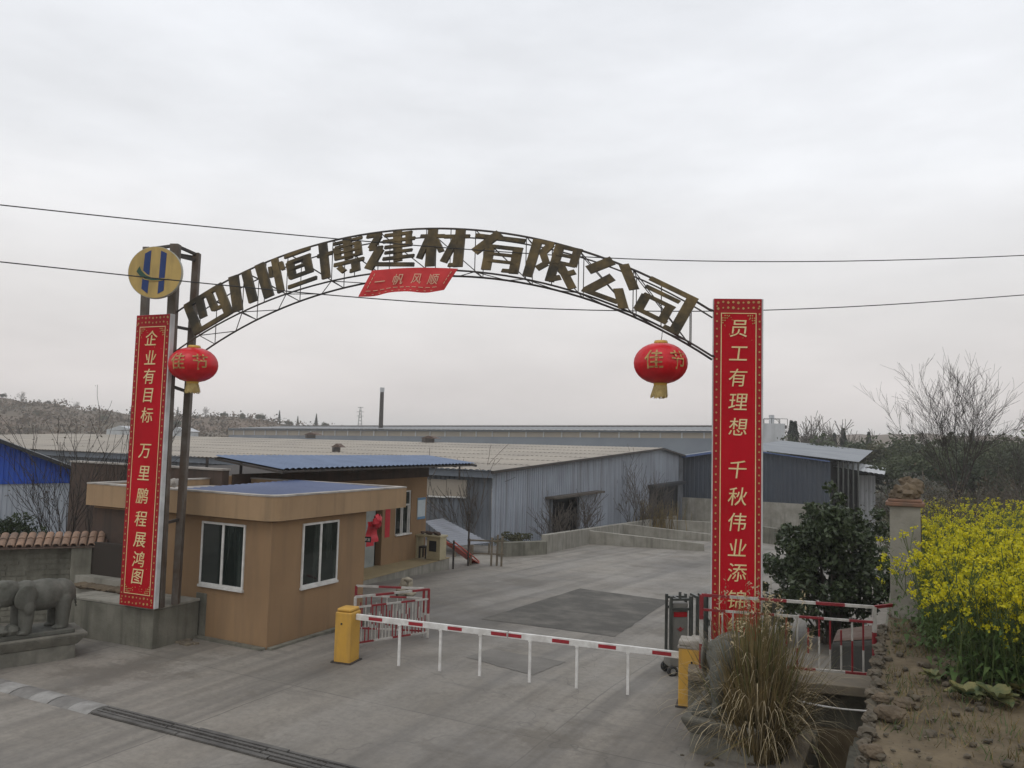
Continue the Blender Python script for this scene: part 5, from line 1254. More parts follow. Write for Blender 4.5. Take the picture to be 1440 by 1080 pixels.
# dark blue shed on concrete base
B0 = G(958, 735)[:2]; Bd = E; bm_ = px_on(B0, Bd, 1040); be = px_on(B0, Bd, 1168); bb = px_on(B0, Bd, 1209)
zb0 = zpx(B0, 958, 642.5); zbm = zpx(B0 + Bd * bm_, 1040, 630.5); zbe = zpx(B0 + Bd * be, 1168, 648); zbb = zpx(B0 + Bd * bb, 1209, 650.5)
zc_ = zpx(B0, 958, 699)
bs = thing('blue_shed', 'dark blue corrugated shed on a grey concrete base wall, partly behind the right banner', 'shed', v3(B0, -3))
mb = MB(); corrugated(mb, B0, B0 + Bd * be, zc_, lambda u: (zb0 + (zbm - zb0) * u / bm_) if u < bm_ else (zbm + (zbe - zbm) * (u - bm_) / (be - bm_)), .4, .05); mb.build('wall', M['dark_blue_metal'], bs)
mb = MB(); mb.slab(B0 - np.array([Bd[1], -Bd[0]]) * -.1, B0 + Bd * (be + .2) - np.array([Bd[1], -Bd[0]]) * -.1, .4, -3.6, zc_, 0, .3); mb.build('base_wall', M['pale_concrete'], bs)
mb = MB(); corrugated(mb, B0 + Rr * 26, B0, -3.4, zb0, .4, .05); mb.build('end_wall', M['soot'], bs)
mb = MB(); fo = -Rr * .5
pm, pe, p0_ = v3(B0 + Bd * bm_ + fo, zbm + .06), v3(B0 + Bd * bb + fo, zbb + .05), v3(B0 - Bd * .3 + fo, zb0 + .04)
bk = v3(Rr * 27, .9)
ribbed_roof(mb, pm, pm + bk, pe + bk, pe, .45, .05); ribbed_roof(mb, p0_, p0_ + bk, pm + bk, pm, .45, .05); mb.build('roof', M['light_roof'], bs)
mb = MB(); mb.sq(p0_ - UP * .1, pm - UP * .1, .2); mb.sq(pm - UP * .1, v3(B0 + Bd * be + fo, zbe - .05), .10); mb.build('verge_trim', M['trim_blue'], bs)
mb = MB()
for u in np.linspace(be + .6, bb - .1, 5): q = B0 + Bd * u; mb.sq(v3(q, -3.2), v3(q, zbe + (zbb - zbe) * (u - be) / (bb - be)), .11)
mb.build('open_bay_post', M['gate_steel'], bs)
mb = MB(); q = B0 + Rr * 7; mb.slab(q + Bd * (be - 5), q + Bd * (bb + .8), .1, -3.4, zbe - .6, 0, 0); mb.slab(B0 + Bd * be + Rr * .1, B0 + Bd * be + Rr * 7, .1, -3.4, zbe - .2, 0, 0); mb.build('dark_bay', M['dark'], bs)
mb = MB(); ribbed_roof(mb, v3(B0 + Bd * be + Rr * 2, zbe - .55), v3(B0 + Bd * (bb + 1.8) + Rr * 2, zbb - 1.0), v3(B0 + Bd * (bb + 1.8) + Rr * 12, zbb - .6), v3(B0 + Bd * be + Rr * 12, zbe - .15), .4, .05); mb.build('lower_roof', M['white_metal'], bs)
mb = MB(); a = at(1208, 700, 70)[:2]; b = at(1231, 700, 69.5)[:2]; corrugated(mb, a, b, -3.4, zpx(a, 1208, 668), .35, .05); mb.build('white_lean_to', M['white_metal'], bs)
# yard bay walls
def lowwall(label, a, b, th, ha, hb, m='pale_concrete', name='bay_wall', grp='low concrete bay walls in the yard'):
    a = np.array(a[:2], float); b = np.array(b[:2], float); t0 = ground(*a); t1 = ground(*b); d = (b - a) / np.linalg.norm(b - a); n = np.array([d[1], -d[0]]) * th / 2
    q = [v3(a + n, t0 - .4), v3(b + n, t1 - .4), v3(b - n, t1 - .4), v3(a - n, t0 - .4), v3(a + n, t0 + ha), v3(b + n, t1 + hb), v3(b - n, t1 + hb), v3(a - n, t0 + ha)]
    mb = MB(); mb.hexa(q); o = mb.build(name, M[m], None, v3(a, t0), bevel=.02); return setp(o, label, 'low wall', grp)
W1 = G(765, 778)[:2]; W2 = G(824, 765)[:2]; Wd = (W2 - W1) / np.linalg.norm(W2 - W1)
lowwall('pale concrete bay wall running back along the gable of the grey shed', W1, W1 + Wd * 34, .3, .86, .75)
lowwall('pale concrete bay wall crossing the yard nearest the viewer', W2 + Wd * .25, G(990, 775)[:2], .3, .74, .40)
u3 = px_on(W1, Wd, 875); lowwall('pale concrete bay wall behind the nearest crossing one', W1 + Wd * u3, W1 + Wd * u3 + (G(990, 775)[:2] - W2) * .9, .3, .8, .45)
u4 = px_on(W1, Wd, 918); lowwall('farthest pale concrete bay wall, close to the sooty doorway', W1 + Wd * u4, W1 + Wd * u4 + (G(990, 775)[:2] - W2) * .8, .3, .8, .8)
lowwall('dark mossy low wall left of the pale bay walls', G(703, 783)[:2], G(766, 779)[:2], .3, .62, .60, 'old_wall', 'dark_low_wall', None)
lowwall('short grey concrete block wall just right of the tall right banner', at(1060, 750, 52)[:2], at(1098, 750, 50)[:2], .4, 1.1, 1.0, 'block_concrete', 'block_wall', None)
lowwall('long grey yard wall far behind the reddish clod heap', at(1225, 690, 84)[:2], at(1330, 690, 78)[:2], .3, 2.6, 2.4, 'pale_concrete', 'yard_wall', None)

# long far factory
FA, FB = at(322, 600, 190)[:2], at(1072, 600, 122)[:2]; FD = (FB - FA) / np.linalg.norm(FB - FA); FL = np.linalg.norm(FB - FA); FN = np.array([-FD[1], FD[0]])
ff = thing('long_factory', 'very long low grey factory hall on the horizon with a pale band under its roof', 'factory', v3((FA + FB) / 2, -3))
zf = lambda pyl, pyr: (at(322, pyl, FA[1])[2], at(1072, pyr, FB[1])[2])
def strip(name, a, b, m, off=0.0, rows=None):
    mb = MB(); q = [v3(FA - FN * off, a[0]), v3(FB - FN * off, a[1]), v3(FB - FN * off, b[1]), v3(FA - FN * off, b[0])]; mb.prism(q, v3(FN * .3, 0)); return mb.build(name, m, ff)
zEave, zB1, zB0, zW = zf(602.5, 606), zf(605, 609), zf(611.5, 617), (-3.4, -3.4)
strip('wall', zW, zB0, M['far_wall']); strip('translucent_band', zB0, zB1, M['far_band'], .02); strip('fascia', zB1, zEave, M['far_wall'], .25)
zT = zf(597.2, 596.8); mb = MB(); ribbed_roof(mb, v3(FA - FN * .8, zEave[0]), v3(FB - FN * .8, zEave[1]), v3(FB + FN * 16, zT[1]), v3(FA + FN * 16, zT[0]), 1.2, .06); mb.build('roof', M['far_roof'], ff)
mb = MB(); mb.tube([v3(FA + FN * 16, zT[0]), v3(FB + FN * 16, zT[1] + .05)], .3, 6); mb.build('ridge_cap', M['steel_dark'], ff)
mb = MB(); mb.prism([v3(FA, -3.4), v3(FA + FN * 16, -3.4), v3(FA + FN * 16, zT[0] - .1), v3(FA, zEave[0] - .1)], v3(FD * .3, 0)); mb.build('end_wall', M['far_wall'], ff)
mb = MB()
for k in range(34): q = FA + FD * FL * (k + .5) / 34; z0_ = zB0[0] + (zB0[1] - zB0[0]) * (k + .5) / 34; z1_ = zB1[0] + (zB1[1] - zB1[0]) * (k + .5) / 34; mb.slab(q - FN * .08, q + FD * .22 - FN * .08, .1, z0_, z1_, 0, 1)
mb.build('band_mullion', M['white_metal'], ff)
tq = at(1085, 600, 116)[:2]; tt = thing('service_tower', 'pale square factory end block with a railed roof right of the tall right banner', 'building', v3(tq, -3))
z1_ = zpx(tq, 1085, 596); mb = MB(); mb.box(v3(tq, (z1_ - 3.4) / 2), (3.6, 4, z1_ + 3.4), -.3); mb.build('wall', M['white_metal'], tt)
mb = MB(); q = tq + np.array([-4.4, 1.0]); mb.box(v3(q, (z1_ - 5) / 2), (5, 4, z1_ + 1.0), -.3); mb.build('side_wing', M['white_metal'], tt)
mb = MB(); c = v3(tq, z1_)
for x in (-1.7, -.6, .6, 1.7):
    for y in (-1.8, 1.8): mb.sq(c + np.array([x, y, 0]), c + np.array([x, y, .75]), .07)
for y in (-1.8, 1.8): mb.sq(c + np.array([-1.7, y, .72]), c + np.array([1.7, y, .72]), .07)
mb.build('roof_railing', M['gate_steel'], tt); mb = MB(); mb.box(c + np.array([0, 0, .65]), (.6, .6, 1.3), 0); mb.build('roof_vent', M['white_metal'], tt)
cq = at(535.5, 600, 172)[:2]; ct = thing('chimney', 'tall slim dark factory chimney with a pale tip rising behind the long hall', 'chimney', v3(cq, -3)); zt = zpx(cq, 536, 545)
mb = MB(); mb.lathe(v3(cq, -3.4), [(.58, 0), (.42, zt + 2.4)], 14); mb.build('stack', M['dark_brown'], ct); mb = MB(); mb.lathe(v3(cq, zt - 1.0), [(.50, 0), (.50, 1.0)], 14); mb.build('pale_tip', M['white_metal'], ct)
pq_ = at(506, 600, 560)[:2]; pt = thing('power_pylon', 'faint lattice power pylon far away left of the chimney', 'pylon', v3(pq_, -3)); zt = zpx(pq_, 506, 572); mb = MB()
for sx in (-1, 1):
    for sy_ in (-1, 1): mb.sq(v3(pq_ + np.array([sx * 2.4, sy_ * 2.4]), -4), v3(pq_ + np.array([sx * .3, sy_ * .3]), zt), .25)
mb.build('leg', M['gate_steel'], pt); mb = MB()
for k in range(7):
    z = zt - 2 - k * 2.4; w = .4 + 2.0 * (zt - z) / (zt + 4); mb.sq(v3(pq_ + np.array([-w, 0]), z), v3(pq_ + np.array([w, 0]), z - 1.5), .18); mb.sq(v3(pq_ + np.array([w, 0]), z), v3(pq_ + np.array([-w, 0]), z - 1.5), .18)
for z, w in ((zt - .6, 2), (zt - 3.6, 2.6), (zt - 6.6, 2.4)): mb.sq(v3(pq_ + np.array([-w, 0]), z), v3(pq_ + np.array([w, 0]), z), .3)
mb.build('cross_arm', M['gate_steel'], pt)

# far-left low sheds seen past the banner
for px0, px1, py0, dd_, lab in ((150, 185, 605, 130, 'small white-roofed shed on the hill foot left of the banner'), (236, 262, 607, 128, 'small white-roofed shed on the hill foot right of the left banner')):
    a, b = at(px0, py0, dd_), at(px1, py0, dd_); t = thing('small_shed', lab, 'shed', v3(a[:2], -3)); ww = b - a
    mb = MB(); mb.slab(a[:2], b[:2], 5, -3.3, a[2], 0, 0); mb.build('wall', M['white_metal'], t)
    mb = MB(); mb.prism([a - ww * .06 + UP * .02, b + ww * .06 + UP * .02, (a + b) / 2 + UP * .75], np.array([0, 5.4, 0])); mb.build('roof', M['white_metal'], t)

# blue-gabled shed at the far left
D0 = np.array(at(-60, 650, 27.5)[:2]); D1 = np.array(at(141, 680, 29.5)[:2]); Dd = (D1 - D0) / np.linalg.norm(D1 - D0); Dl = np.linalg.norm(D1 - D0)
ls = thing('blue_gabled_shed', 'shed with a bright blue metal gable over pale grey corrugated sheeting at the far left', 'shed', v3(D1, 0))
zq = lambda u, y0, y1: at(-60, y0, D0[1])[2] + (at(141, y1, D1[1])[2] - at(-60, y0, D0[1])[2]) * u / Dl
D00 = D0 - Dd * 5
mb = MB(); corrugated(mb, D00, D1, -.6, lambda u: zq(u - 5, 681, 679), .16, .025); mb.build('wall', M['grey_sheet'], ls)
dnn = np.array([Dd[1], -Dd[0]]); mb = MB(); corrugated(mb, D00 + dnn * .06, D1 + dnn * .06, lambda u: zq(u - 5, 682, 678), lambda u: zq(u - 5, 598, 674), .16, .025); mb.build('gable', M['deep_blue'], ls)
mb = MB(); a, b = v3(D00 + dnn * .5, zq(-5, 598, 674) + .05), v3(D1 + dnn * .5 + Dd * .15, zq(Dl, 598, 674) + .05); bk2 = v3(-dnn * 14, -2.2); ribbed_roof(mb, a, a + bk2, b + bk2, b, .2, .03); mb.build('roof', M['far_roof'], ls)
mb = MB(); corrugated(mb, D1 - dnn * .02, D1 - dnn * 13, -.8, lambda u: zq(Dl, 598, 674) - .02 - 2.2 * u / 14, .16, .025); mb.build('end_wall', M['grey_sheet'], ls)
mb = MB(); corrugated(mb, D00 - dnn * 13, D00 - dnn * .02, -.8, lambda u: zq(-5, 598, 674) - 2.2 + 2.1 * u / 14, .16, .025); mb.build('end_wall', M['grey_sheet'], ls)
mb = MB(); mb.sq(a - UP * .07, b - UP * .07, .13); mb.build('verge_trim', M['soot'], ls)

# ================================================================ OVERHEAD CABLES
def cable(label, pts):
    xs = [p[0] for p in pts]; out = []
    for px in np.linspace(xs[0], xs[-1], 60):
        py = np.interp(px, xs, [p[1] for p in pts]); Y = np.interp(px, [xs[0], xs[-1]], [pts[0][2], pts[-1][2]]); out.append(at(px, py, Y))
    out = np.array(out); 
    for _ in range(6): out[1:-1] = (out[:-2] + out[2:] + 2 * out[1:-1]) / 4
    mb = MB(); mb.tube(list(out), .0095, 5); setp(mb.build('overhead_cable', M['cable'], None, out[30]), label, 'cable', 'overhead cables across the sky')
cable('upper black overhead cable crossing in front of the arch near its crown', [(-900, 190, 8.6), (-240, 262), (0, 288), (200, 310), (460, 335), (640, 350), (870, 365), (1060, 369), (1240, 367), (1440, 360), (2100, 318, 17.5)])
cable('lower black overhead cable crossing the round emblem and passing behind the right banner', [(-900, 268, 8.8), (-240, 343), (0, 368), (260, 396), (480, 417), (640, 429), (820, 437), (1000, 439), (1080, 437), (1240, 430), (1440, 415), (2100, 360, 17.5)])

# ================================================================ VEGETATION
def grow(mb, p, d, L_, r, lvl, rg, kids=4, up=.25, spread=.6, n=5, minr=.004, leaves=None):
    pts = [p]; rs = [r]; segs = 5; dirs = [d]
    for i in range(segs):
        d = d + np.array([rg.gauss(0, .09), rg.gauss(0, .09), rg.gauss(0, .05) + up * .10]); d /= np.linalg.norm(d)
        p = p + d * L_ / segs; pts.append(p); rs.append(max(r * (1 - .75 * (i + 1) / segs), minr)); dirs.append(d)
    mb.tube(pts, rs, n if r > .02 else 3, 0, False)
    if lvl > 0:
        for k in range(kids):
            i = rg.randint(2 if lvl > 1 else 1, segs); b = pts[i]; a = dirs[i]; q = np.array([rg.gauss(0, 1), rg.gauss(0, 1), rg.gauss(.15, .5)]); q -= a * (q @ a); q /= np.linalg.norm(q) + 1e-9
            s_ = spread * rg.uniform(.6, 1.3); nd = a * math.cos(s_) + q * math.sin(s_)
            grow(mb, b, nd, L_ * rg.uniform(.42, .72), max(rs[i] * .65, minr), lvl - 1, rg, kids, up, spread, n, minr, leaves)
    elif leaves is not None: leaves.append(pts[-1]); leaves.append(pts[-3])
def bare_tree(name, label, base, stems, L_, r, lvl, kids, seed, m='bark', tilt=.3, up=.3, spread=.5, cat='tree', grp=None, minr=.005, trunk=0.0):
    rg = random.Random(seed); t = thing(name, label, cat, base, grp); b0 = np.array(base, float)
    if trunk:
        mb = MB(); mb.tube([b0 - UP * .3, b0 + UP * trunk * .5 + np.array([.03, 0, 0]), b0 + UP * trunk], [r * 1.6, r * 1.25, r * 1.1], 8); mb.build('trunk', M[m], t); b0 = b0 + UP * (trunk - .05)
    mb = MB(); lv = []
    for k in range(stems):
        a = 2 * math.pi * k / stems + rg.random(); q = rg.uniform(.25, 1) * tilt; d = np.array([math.cos(a) * math.sin(q), math.sin(a) * math.sin(q), math.cos(q)])
        grow(mb, b0 - (0 if trunk else 1) * UP * .2 + np.array([math.cos(a), math.sin(a), 0]) * rg.uniform(0, .12 if trunk else .25), d, L_ * rg.uniform(.7, 1.1), r * rg.uniform(.6, 1), lvl, rg, kids, up, spread, 6, minr, lv)
    mb.build('branches', M[m], t); return t, lv
# left bare multi-stem tree behind the tiled wall
q = at(98, 760, 21.0); base = v3(q[:2], .1); bt_, lv = bare_tree('bare_tree', 'bare many-stemmed young tree behind the tiled wall at the left', base, 9, 2.95, .036, 2, 6, 11, 'bark_dark', .42, .35, .42, minr=.006)
V = leaf_quads(np.array(lv)[::3] + RNG.normal(0, .06, (len(lv[::3]), 3)), .07, RNG, .5); quads('dry_leaves', V, M['leaf_brown'], bt_)
# left dark shrub
def leaf_bush(name, label, c, rx, ry, rz, n, lsize, m, seed, cat='shrub', stems=6, clumps=26, grp=None, ragged=.28, aspect=.5, full=False):
    rg = np.random.default_rng(seed); t = thing(name, label, cat, c, grp); c = np.array(c, float)
    d = rand_dirs(clumps, rg); d[:, 2] = d[:, 2] if full else np.abs(d[:, 2]) * 1.2 - .25; k = rg.uniform(.45, 1.0, (clumps, 1)) ** .6
    if full: d[:, :2] *= (1.12 - .52 * np.clip(d[:, 2:3], -.3, 1)); k = rg.uniform(.1, 1.0, (clumps, 1)) ** .5
    cc = d * k * np.array([rx, ry, rz]) * .82 + c + UP * rz * .85; cc[:, 2] = np.maximum(cc[:, 2], c[2] + .15)
    cr = rg.uniform(.55, 1.1, clumps) * ragged * (rx + ry + rz) / 3 * 1.25
    if full:
        ns = 42; d2 = rand_dirs(ns, rg); d2[:, :2] *= (1.12 - .52 * np.clip(d2[:, 2:3], -.3, 1)); c2 = d2 * np.array([rx, ry, rz]) * rg.uniform(.82, .98, (ns, 1)) + c + UP * rz * .85; c2[:, 2] = np.maximum(c2[:, 2], c[2] + .3)
        cc = np.concatenate([cc, c2]); cr = np.concatenate([cr, rg.uniform(.10, .22, ns)]); wts = np.concatenate([cr[:clumps] ** 2, cr[clumps:] ** 2 * 1.6]); idx = rg.choice(len(cc), n, p=wts / wts.sum())
    else: idx = rg.integers(0, clumps, n)
    dd = rand_dirs(n, rg); rr = rg.uniform(.25, 1, (n, 1)) ** .4
    C = cc[idx] + dd * rr * cr[idx][:, None] * np.array([1, 1, .8])
    quads('foliage', leaf_quads(C, lsize, rg, aspect, .2), M[m], t)
    mb = MB(); r_ = random.Random(seed)
    for i in range(stems):
        e = cc[rg.integers(0, clumps)]; p = c + np.array([r_.gauss(0, .1), r_.gauss(0, .1), -.2]); mb.tube([p, p * .45 + e * .55 + np.array([0, 0, -.1]), e], [.04, .028, .012], 6)
    mb.build('stems', M['bark'], t); return t
leaf_bush('evergreen_shrub', 'dark green leafy shrub behind the tiled wall at the left edge', v3(at(18, 760, 19.5)[:2], .0), .95, .8, 1.25, 3000, .085, 'leaf_dark', 4)
# big dark camphor-like shrub right of the banner
sq_ = at(1172, 780, 18.6); leaf_bush('evergreen_shrub', 'big rounded dark glossy evergreen shrub between the right banner and the pillar', v3(sq_[:2], ground(*sq_[:2])), 1.62, 1.35, 2.08, 19000, .135, 'leaf_shrub', 9, stems=12, clumps=110, ragged=.175, full=True)
# right bare trees behind the rape field
for i, (px, Y, L_, st, sd_, lab) in enumerate(((1347, 34, 3.0, 11, 5, 'tall bare grey tree with fine spreading twigs beyond the rape field'), (1440, 44, 2.8, 7, 8, 'smaller bare grey tree at the right picture edge beyond the field'))):
    q = at(px, 700, Y); bare_tree('bare_tree', lab, v3(q[:2], HW(*q[:2]) - .1), st, L_, .045, 3, 5, sd_, 'bark_dark', .55, .34, .44, minr=.0052, trunk=1.2, grp=None)
# shrubs in front of the grey shed gable
for i, (px, back, hh, sd_, lab) in enumerate(((650, 5, 3.0, 3, 'bare shrub before the shed side wall near the grey shelter'), (735, 2.0, 2.2, 4, 'bare shrub before the shed gable left of the dark doorway'), (792, 1.2, 2.4, 6, 'tangle of bare stems hanging across the dark shed doorway'), (868, 1.5, 3.8, 7, 'tallest bare shrub before the shed gable, right of the doorway'), (895, 1.5, 2.6, 9, 'bare shrub beside the dry yellow grass at the shed gable'))):
    u = px_on(S0, Sd, px) if px > 690 else -1.0; q = S0 + Sd * u + sn * back if px > 690 else at(655, 740, 40.0)[:2]
    bare_tree('bare_shrub', lab, v3(q, ground(*q) - .5), 7, hh, .03, 2, 5, sd_, 'bark', .5, .3, .5, 'shrub', 'bare shrubs along the grey shed', minr=.012)
u = px_on(S0, Sd, 898); q = S0 + Sd * u + sn * 1.2; rg = np.random.default_rng(3); C = np.stack([q[0] + rg.normal(0, .9, 260), q[1] + rg.normal(0, .9, 260), np.full(260, ground(*q))], 1); tip = C + np.stack([rg.normal(0, .3, 260), rg.normal(0, .3, 260), rg.uniform(1.0, 2.3, 260)], 1); w = np.array([.03, -.01, 0]); quads('dry_grass_tuft', np.stack([C - w, C + w, tip + w * .3, tip - w * .3], 1), M['straw'], None, v3(q, ground(*q)))
setp(bpy.data.objects['dry_grass_tuft'], 'yellow dry grass tuft at the foot of the shed gable', 'grass tuft')
for i, (px, py, s_) in enumerate(((715, 770, 1), (733, 772, 2))):
    q = G(px, py + 8); leaf_bush('low_weed_bush', ('low dark weed bush on the left part of the mossy low wall', 'low dark weed bush on the right part of the mossy low wall')[i], v3(q[:2] + np.array([0, .8]), q[2]), .8, .6, .5, 700, .12, 'leaf_olive', 30 + i, 'bush', 4, 14)

# --- far trees: prototypes copied about
def tree_proto(kind, seed):
    rg = np.random.default_rng(seed); r_ = random.Random(seed)
    t = thing({'round': 'broadleaf_tree', 'conifer': 'conifer_tree', 'bare': 'leafless_tree', 'olive': 'scrub_tree'}[kind], 'x', 'tree', (0, 0, 0))
    if kind == 'bare':
        mb = MB()
        for k in range(6):
            a = k * 1.05 + r_.random(); q = r_.uniform(.1, .5); grow(mb, np.array([0, 0, .8]), np.array([math.cos(a) * math.sin(q), math.sin(a) * math.sin(q), math.cos(q)]), 4.2, .10, 2, r_, 6, .3, .55, 4, .028)
        mb.build('branches', M['bark_grey'], t); mb = MB(); mb.tube([(0, 0, -1.5), (0.05, 0, 1.0)], [.2, .14], 6); mb.build('trunk', M['bark_grey'], t); return t
    if kind == 'conifer':
        n = 2400; z = rg.uniform(.08, 1, n) ** .8; rad_ = (1 - z) * 1.5 * (0.75 + .25 * np.sin(z * 40)) + .12; a = rg.uniform(0, 6.283, n); k = rg.uniform(.2, 1, n) ** .5
        C = np.stack([np.cos(a) * rad_ * k, np.sin(a) * rad_ * k, z * 7.6 + .6 - k * rad_ * .25], 1); V = leaf_quads(C, .36, rg, .45); m = 'leaf_conifer'
    else:
        nc = 22; d = rand_dirs(nc, rg); d[:, 2] = np.abs(d[:, 2]) - .2; cc = d * np.array([2.3, 2.3, 2.4]) * rg.uniform(.4, 1, (nc, 1)) + np.array([0, 0, 4.2]); cr = rg.uniform(.6, 1.25, nc)
        n = 3000 if kind == 'round' else 2200; idx = rg.integers(0, nc, n); C = cc[idx] + rand_dirs(n, rg) * (rg.uniform(.2, 1, (n, 1)) ** .45) * cr[idx][:, None]; V = leaf_quads(C, .34, rg, .6); m = {'round': 'leaf_tree', 'olive': 'leaf_olive'}[kind]
    quads('crown', V, M[m], t); mb = MB(); mb.tube([(0, 0, -1.5), (.1, 0, 1.8), (0, .1, 4.2)], [.24, .17, .07], 6)
    for k in range(5): a = k * 1.3; mb.tube([(.08, 0, 1.9 + k * .3), (math.cos(a) * 1.3, math.sin(a) * 1.3, 3.6 + k * .3)], [.09, .03], 5)
    mb.build('trunk', M['bark'], t); return t
KINDS = {'round': [tree_proto('round', 1), tree_proto('round', 2)], 'olive': [tree_proto('olive', 3), tree_proto('olive', 4)], 'conifer': [tree_proto('conifer', 5)], 'bare': [tree_proto('bare', 6), tree_proto('bare', 7)]}
USED = set()
LAB = {'round': 'green broadleaf tree in the distant wood beyond the yard', 'olive': 'olive brown scrubby tree in the distant wood beyond the field', 'conifer': 'dark narrow conifer standing up from the distant tree line', 'bare': 'leafless grey tree in the distant wood beyond the field'}
LABH = {'round': 'green broadleaf tree on the left hill ridge', 'olive': 'olive brown scrubby tree on the left hill', 'conifer': 'dark pointed conifer on the left hill ridge', 'bare': 'leafless grey tree on the left hill ridge'}
def put_tree(kind, p, sc, rz, lab, grp, sz=1.0):
    L_ = KINDS[kind]; o = L_[random.randrange(len(L_))]
    c = o if o not in USED else copy_tree(o); USED.add(o)
    c.location = tuple(p); c.rotation_euler = (0, 0, rz); c.scale = (sc, sc, sc * sz); c['label'] = lab; c['group'] = grp
rg = random.Random(31)
for i in range(58):                       # right-hand wood, rows behind each other
    row = i % 4; Y = (74, 92, 112, 135)[row] + rg.uniform(-6, 6); px = 1112 + (i * 37.3 % 470) + rg.uniform(-10, 10)
    if row == 0 and px < 1245: px += 200
    if row == 1 and px < 1150: px += 120
    q = at(px, 640, Y); g = HW(q[0], q[1]); g = min(g, -1.0)
    top = zpx(q, px, 613 + rg.uniform(-8, 10) + (9 if row == 0 else 0)); kind = rg.choice(('round', 'round', 'round', 'olive', 'round') if row < 3 else ('round', 'bare', 'conifer', 'round'))
    sc = max((top - g) / (7.0 if kind != 'conifer' else 8.0), .5)
    put_tree(kind, (q[0], q[1], g), sc * rg.uniform(.92, 1.08), rg.uniform(0, 6.28), LAB[kind], 'trees of the wood on the right')
for px, py, kind in ((1113, 600, 'conifer'), (1118, 601, 'conifer'), (1152, 606, 'round'), (1186, 610, 'conifer'), (1262, 612, 'round'), (1140, 600, 'bare'), (1195, 604, 'bare')):
    q = at(px, 640, 118); top = zpx(q, px, py); put_tree(kind, (q[0], q[1], -3), (top + 3) / 7.6, rg.uniform(0, 6), LAB[kind], 'trees of the wood on the right')
# trees on the left ridge
def on_hill(px, u):
    i = int(np.interp(px, [HILL_L[0][0], HILL_L[-1][0]], [0, 69])); k = int(round(u * 14)); return np.array(hv[i * hn + k])
for px, hpx, kind, u in ((186, 10, 'conifer', 1), (236, 12, 'conifer', 1), (242, 10, 'conifer', 1), (250, 9, 'conifer', 1), (268, 11, 'round', 1), (300, 9, 'bare', 1), (320, 11, 'round', 1), (352, 10, 'olive', 1), (372, 14, 'round', 1), (396, 12, 'conifer', 1), (408, 11, 'round', 1), (420, 9, 'conifer', 1), (446, 12, 'conifer', 1), (452, 13, 'conifer', 1), (462, 12, 'round', 1), (470, 8, 'olive', 1), (30, 9, 'bare', 1), (8, 10, 'round', 1), (70, 7, 'olive', 1), (110, 7, 'bare', 1), (140, 6, 'olive', 1), (-30, 10, 'round', 1), (205, 8, 'bare', 1), (285, 8, 'olive', .9), (340, 10, 'olive', .9), (60, 14, 'olive', .75), (150, 14, 'olive', .7), (260, 14, 'round', .75), (360, 14, 'olive', .75)):
    p = on_hill(px, u); hh = hpx * p[1] / FPX * 1.45; put_tree(kind, p - UP * hh * (.46 if kind in ('round', 'olive') else .1), hh / 7.2, rg.uniform(0, 6), LABH[kind], 'trees on the left hill', 1.0)
# hill scrub and the undergrowth of the wood: uncountable
Cs = []; r2 = np.random.default_rng(12)
for k in range(1500):
    px = r2.uniform(-60, 560); u = r2.uniform(.15, 1.0); p = on_hill(px, u); p = p + np.array([r2.normal(0, 2), r2.normal(0, 5), 0]); s_ = r2.uniform(.6, 1.9)
    Cs.append(p + r2.normal(0, 1, (14, 3)) * np.array([s_, s_, s_ * .55]) + UP * s_ * .3)
C = np.concatenate(Cs); o = quads('hill_scrub', leaf_quads(C, .85, r2, .7), [M['leaf_hill'], M['leaf_brown'], M['leaf_tree']], None, None, np.repeat(r2.choice([0, 0, 0, 1, 1], 1500), 14)); setp(o, kind='stuff')
Cs = []; N_ = 2600; mi = []
for k in range(N_):
    Y = r2.uniform(42, 120); px = r2.uniform(1235, 1640) if Y < 84 else r2.uniform(1110, 1640); q = at(px, 640, Y); g = min(HW(q[0], q[1]), 0.6)
    h_ = r2.uniform(.3, 1.0) * (1.8 if Y < 60 else 3.6); s_ = r2.uniform(.5, 1.3); Cs.append(np.array([q[0], q[1], g + h_ * .5]) + r2.normal(0, 1, (22, 3)) * np.array([s_, s_, h_ * .35])); mi.append(r2.choice([0, 1, 2, 2, 1]))
C = np.concatenate(Cs); o = quads('undergrowth', leaf_quads(C, .30, r2, .4), [M['leaf_brown'], M['leaf_olive'], M['leaf_tree']], None, None, np.repeat(mi, 22)); setp(o, kind='stuff')
# near thicket behind pillar and field
for i, (px, Y, L_, sd_) in enumerate(((1312, 22, 1.3, 41), (1335, 28, 1.3, 42), (1385, 32, 1.4, 43), (1300, 25, 1.4, 45), (1425, 36, 1.6, 46))):
    q = at(px, 700, Y); t, lv = bare_tree('thicket_bush', 'brown twiggy leafless bush in the thicket behind the rape field', v3(q[:2], HW(*q[:2]) - .1), 6, L_, .024, 2, 4, sd_, 'bark_grey', .6, .3, .6, 'bush', 'leafless bushes behind the rape field', minr=.009)
    C = np.array(lv); C = C[r2.integers(0, len(C), 500)] + r2.normal(0, .16, (500, 3)); quads('withered_leaves', leaf_quads(C, .10, r2, .5), M['leaf_brown'], t)
q = at(1286, 660, 62); leaf_bush('pale_blossom_bush', 'pale greyish blossoming bush at the wood edge above the clod heap', v3(q[:2], -1.5), 3.0, 2.6, 2.2, 2600, .22, 'leaf_grey', 66, 'bush', 5, 26)

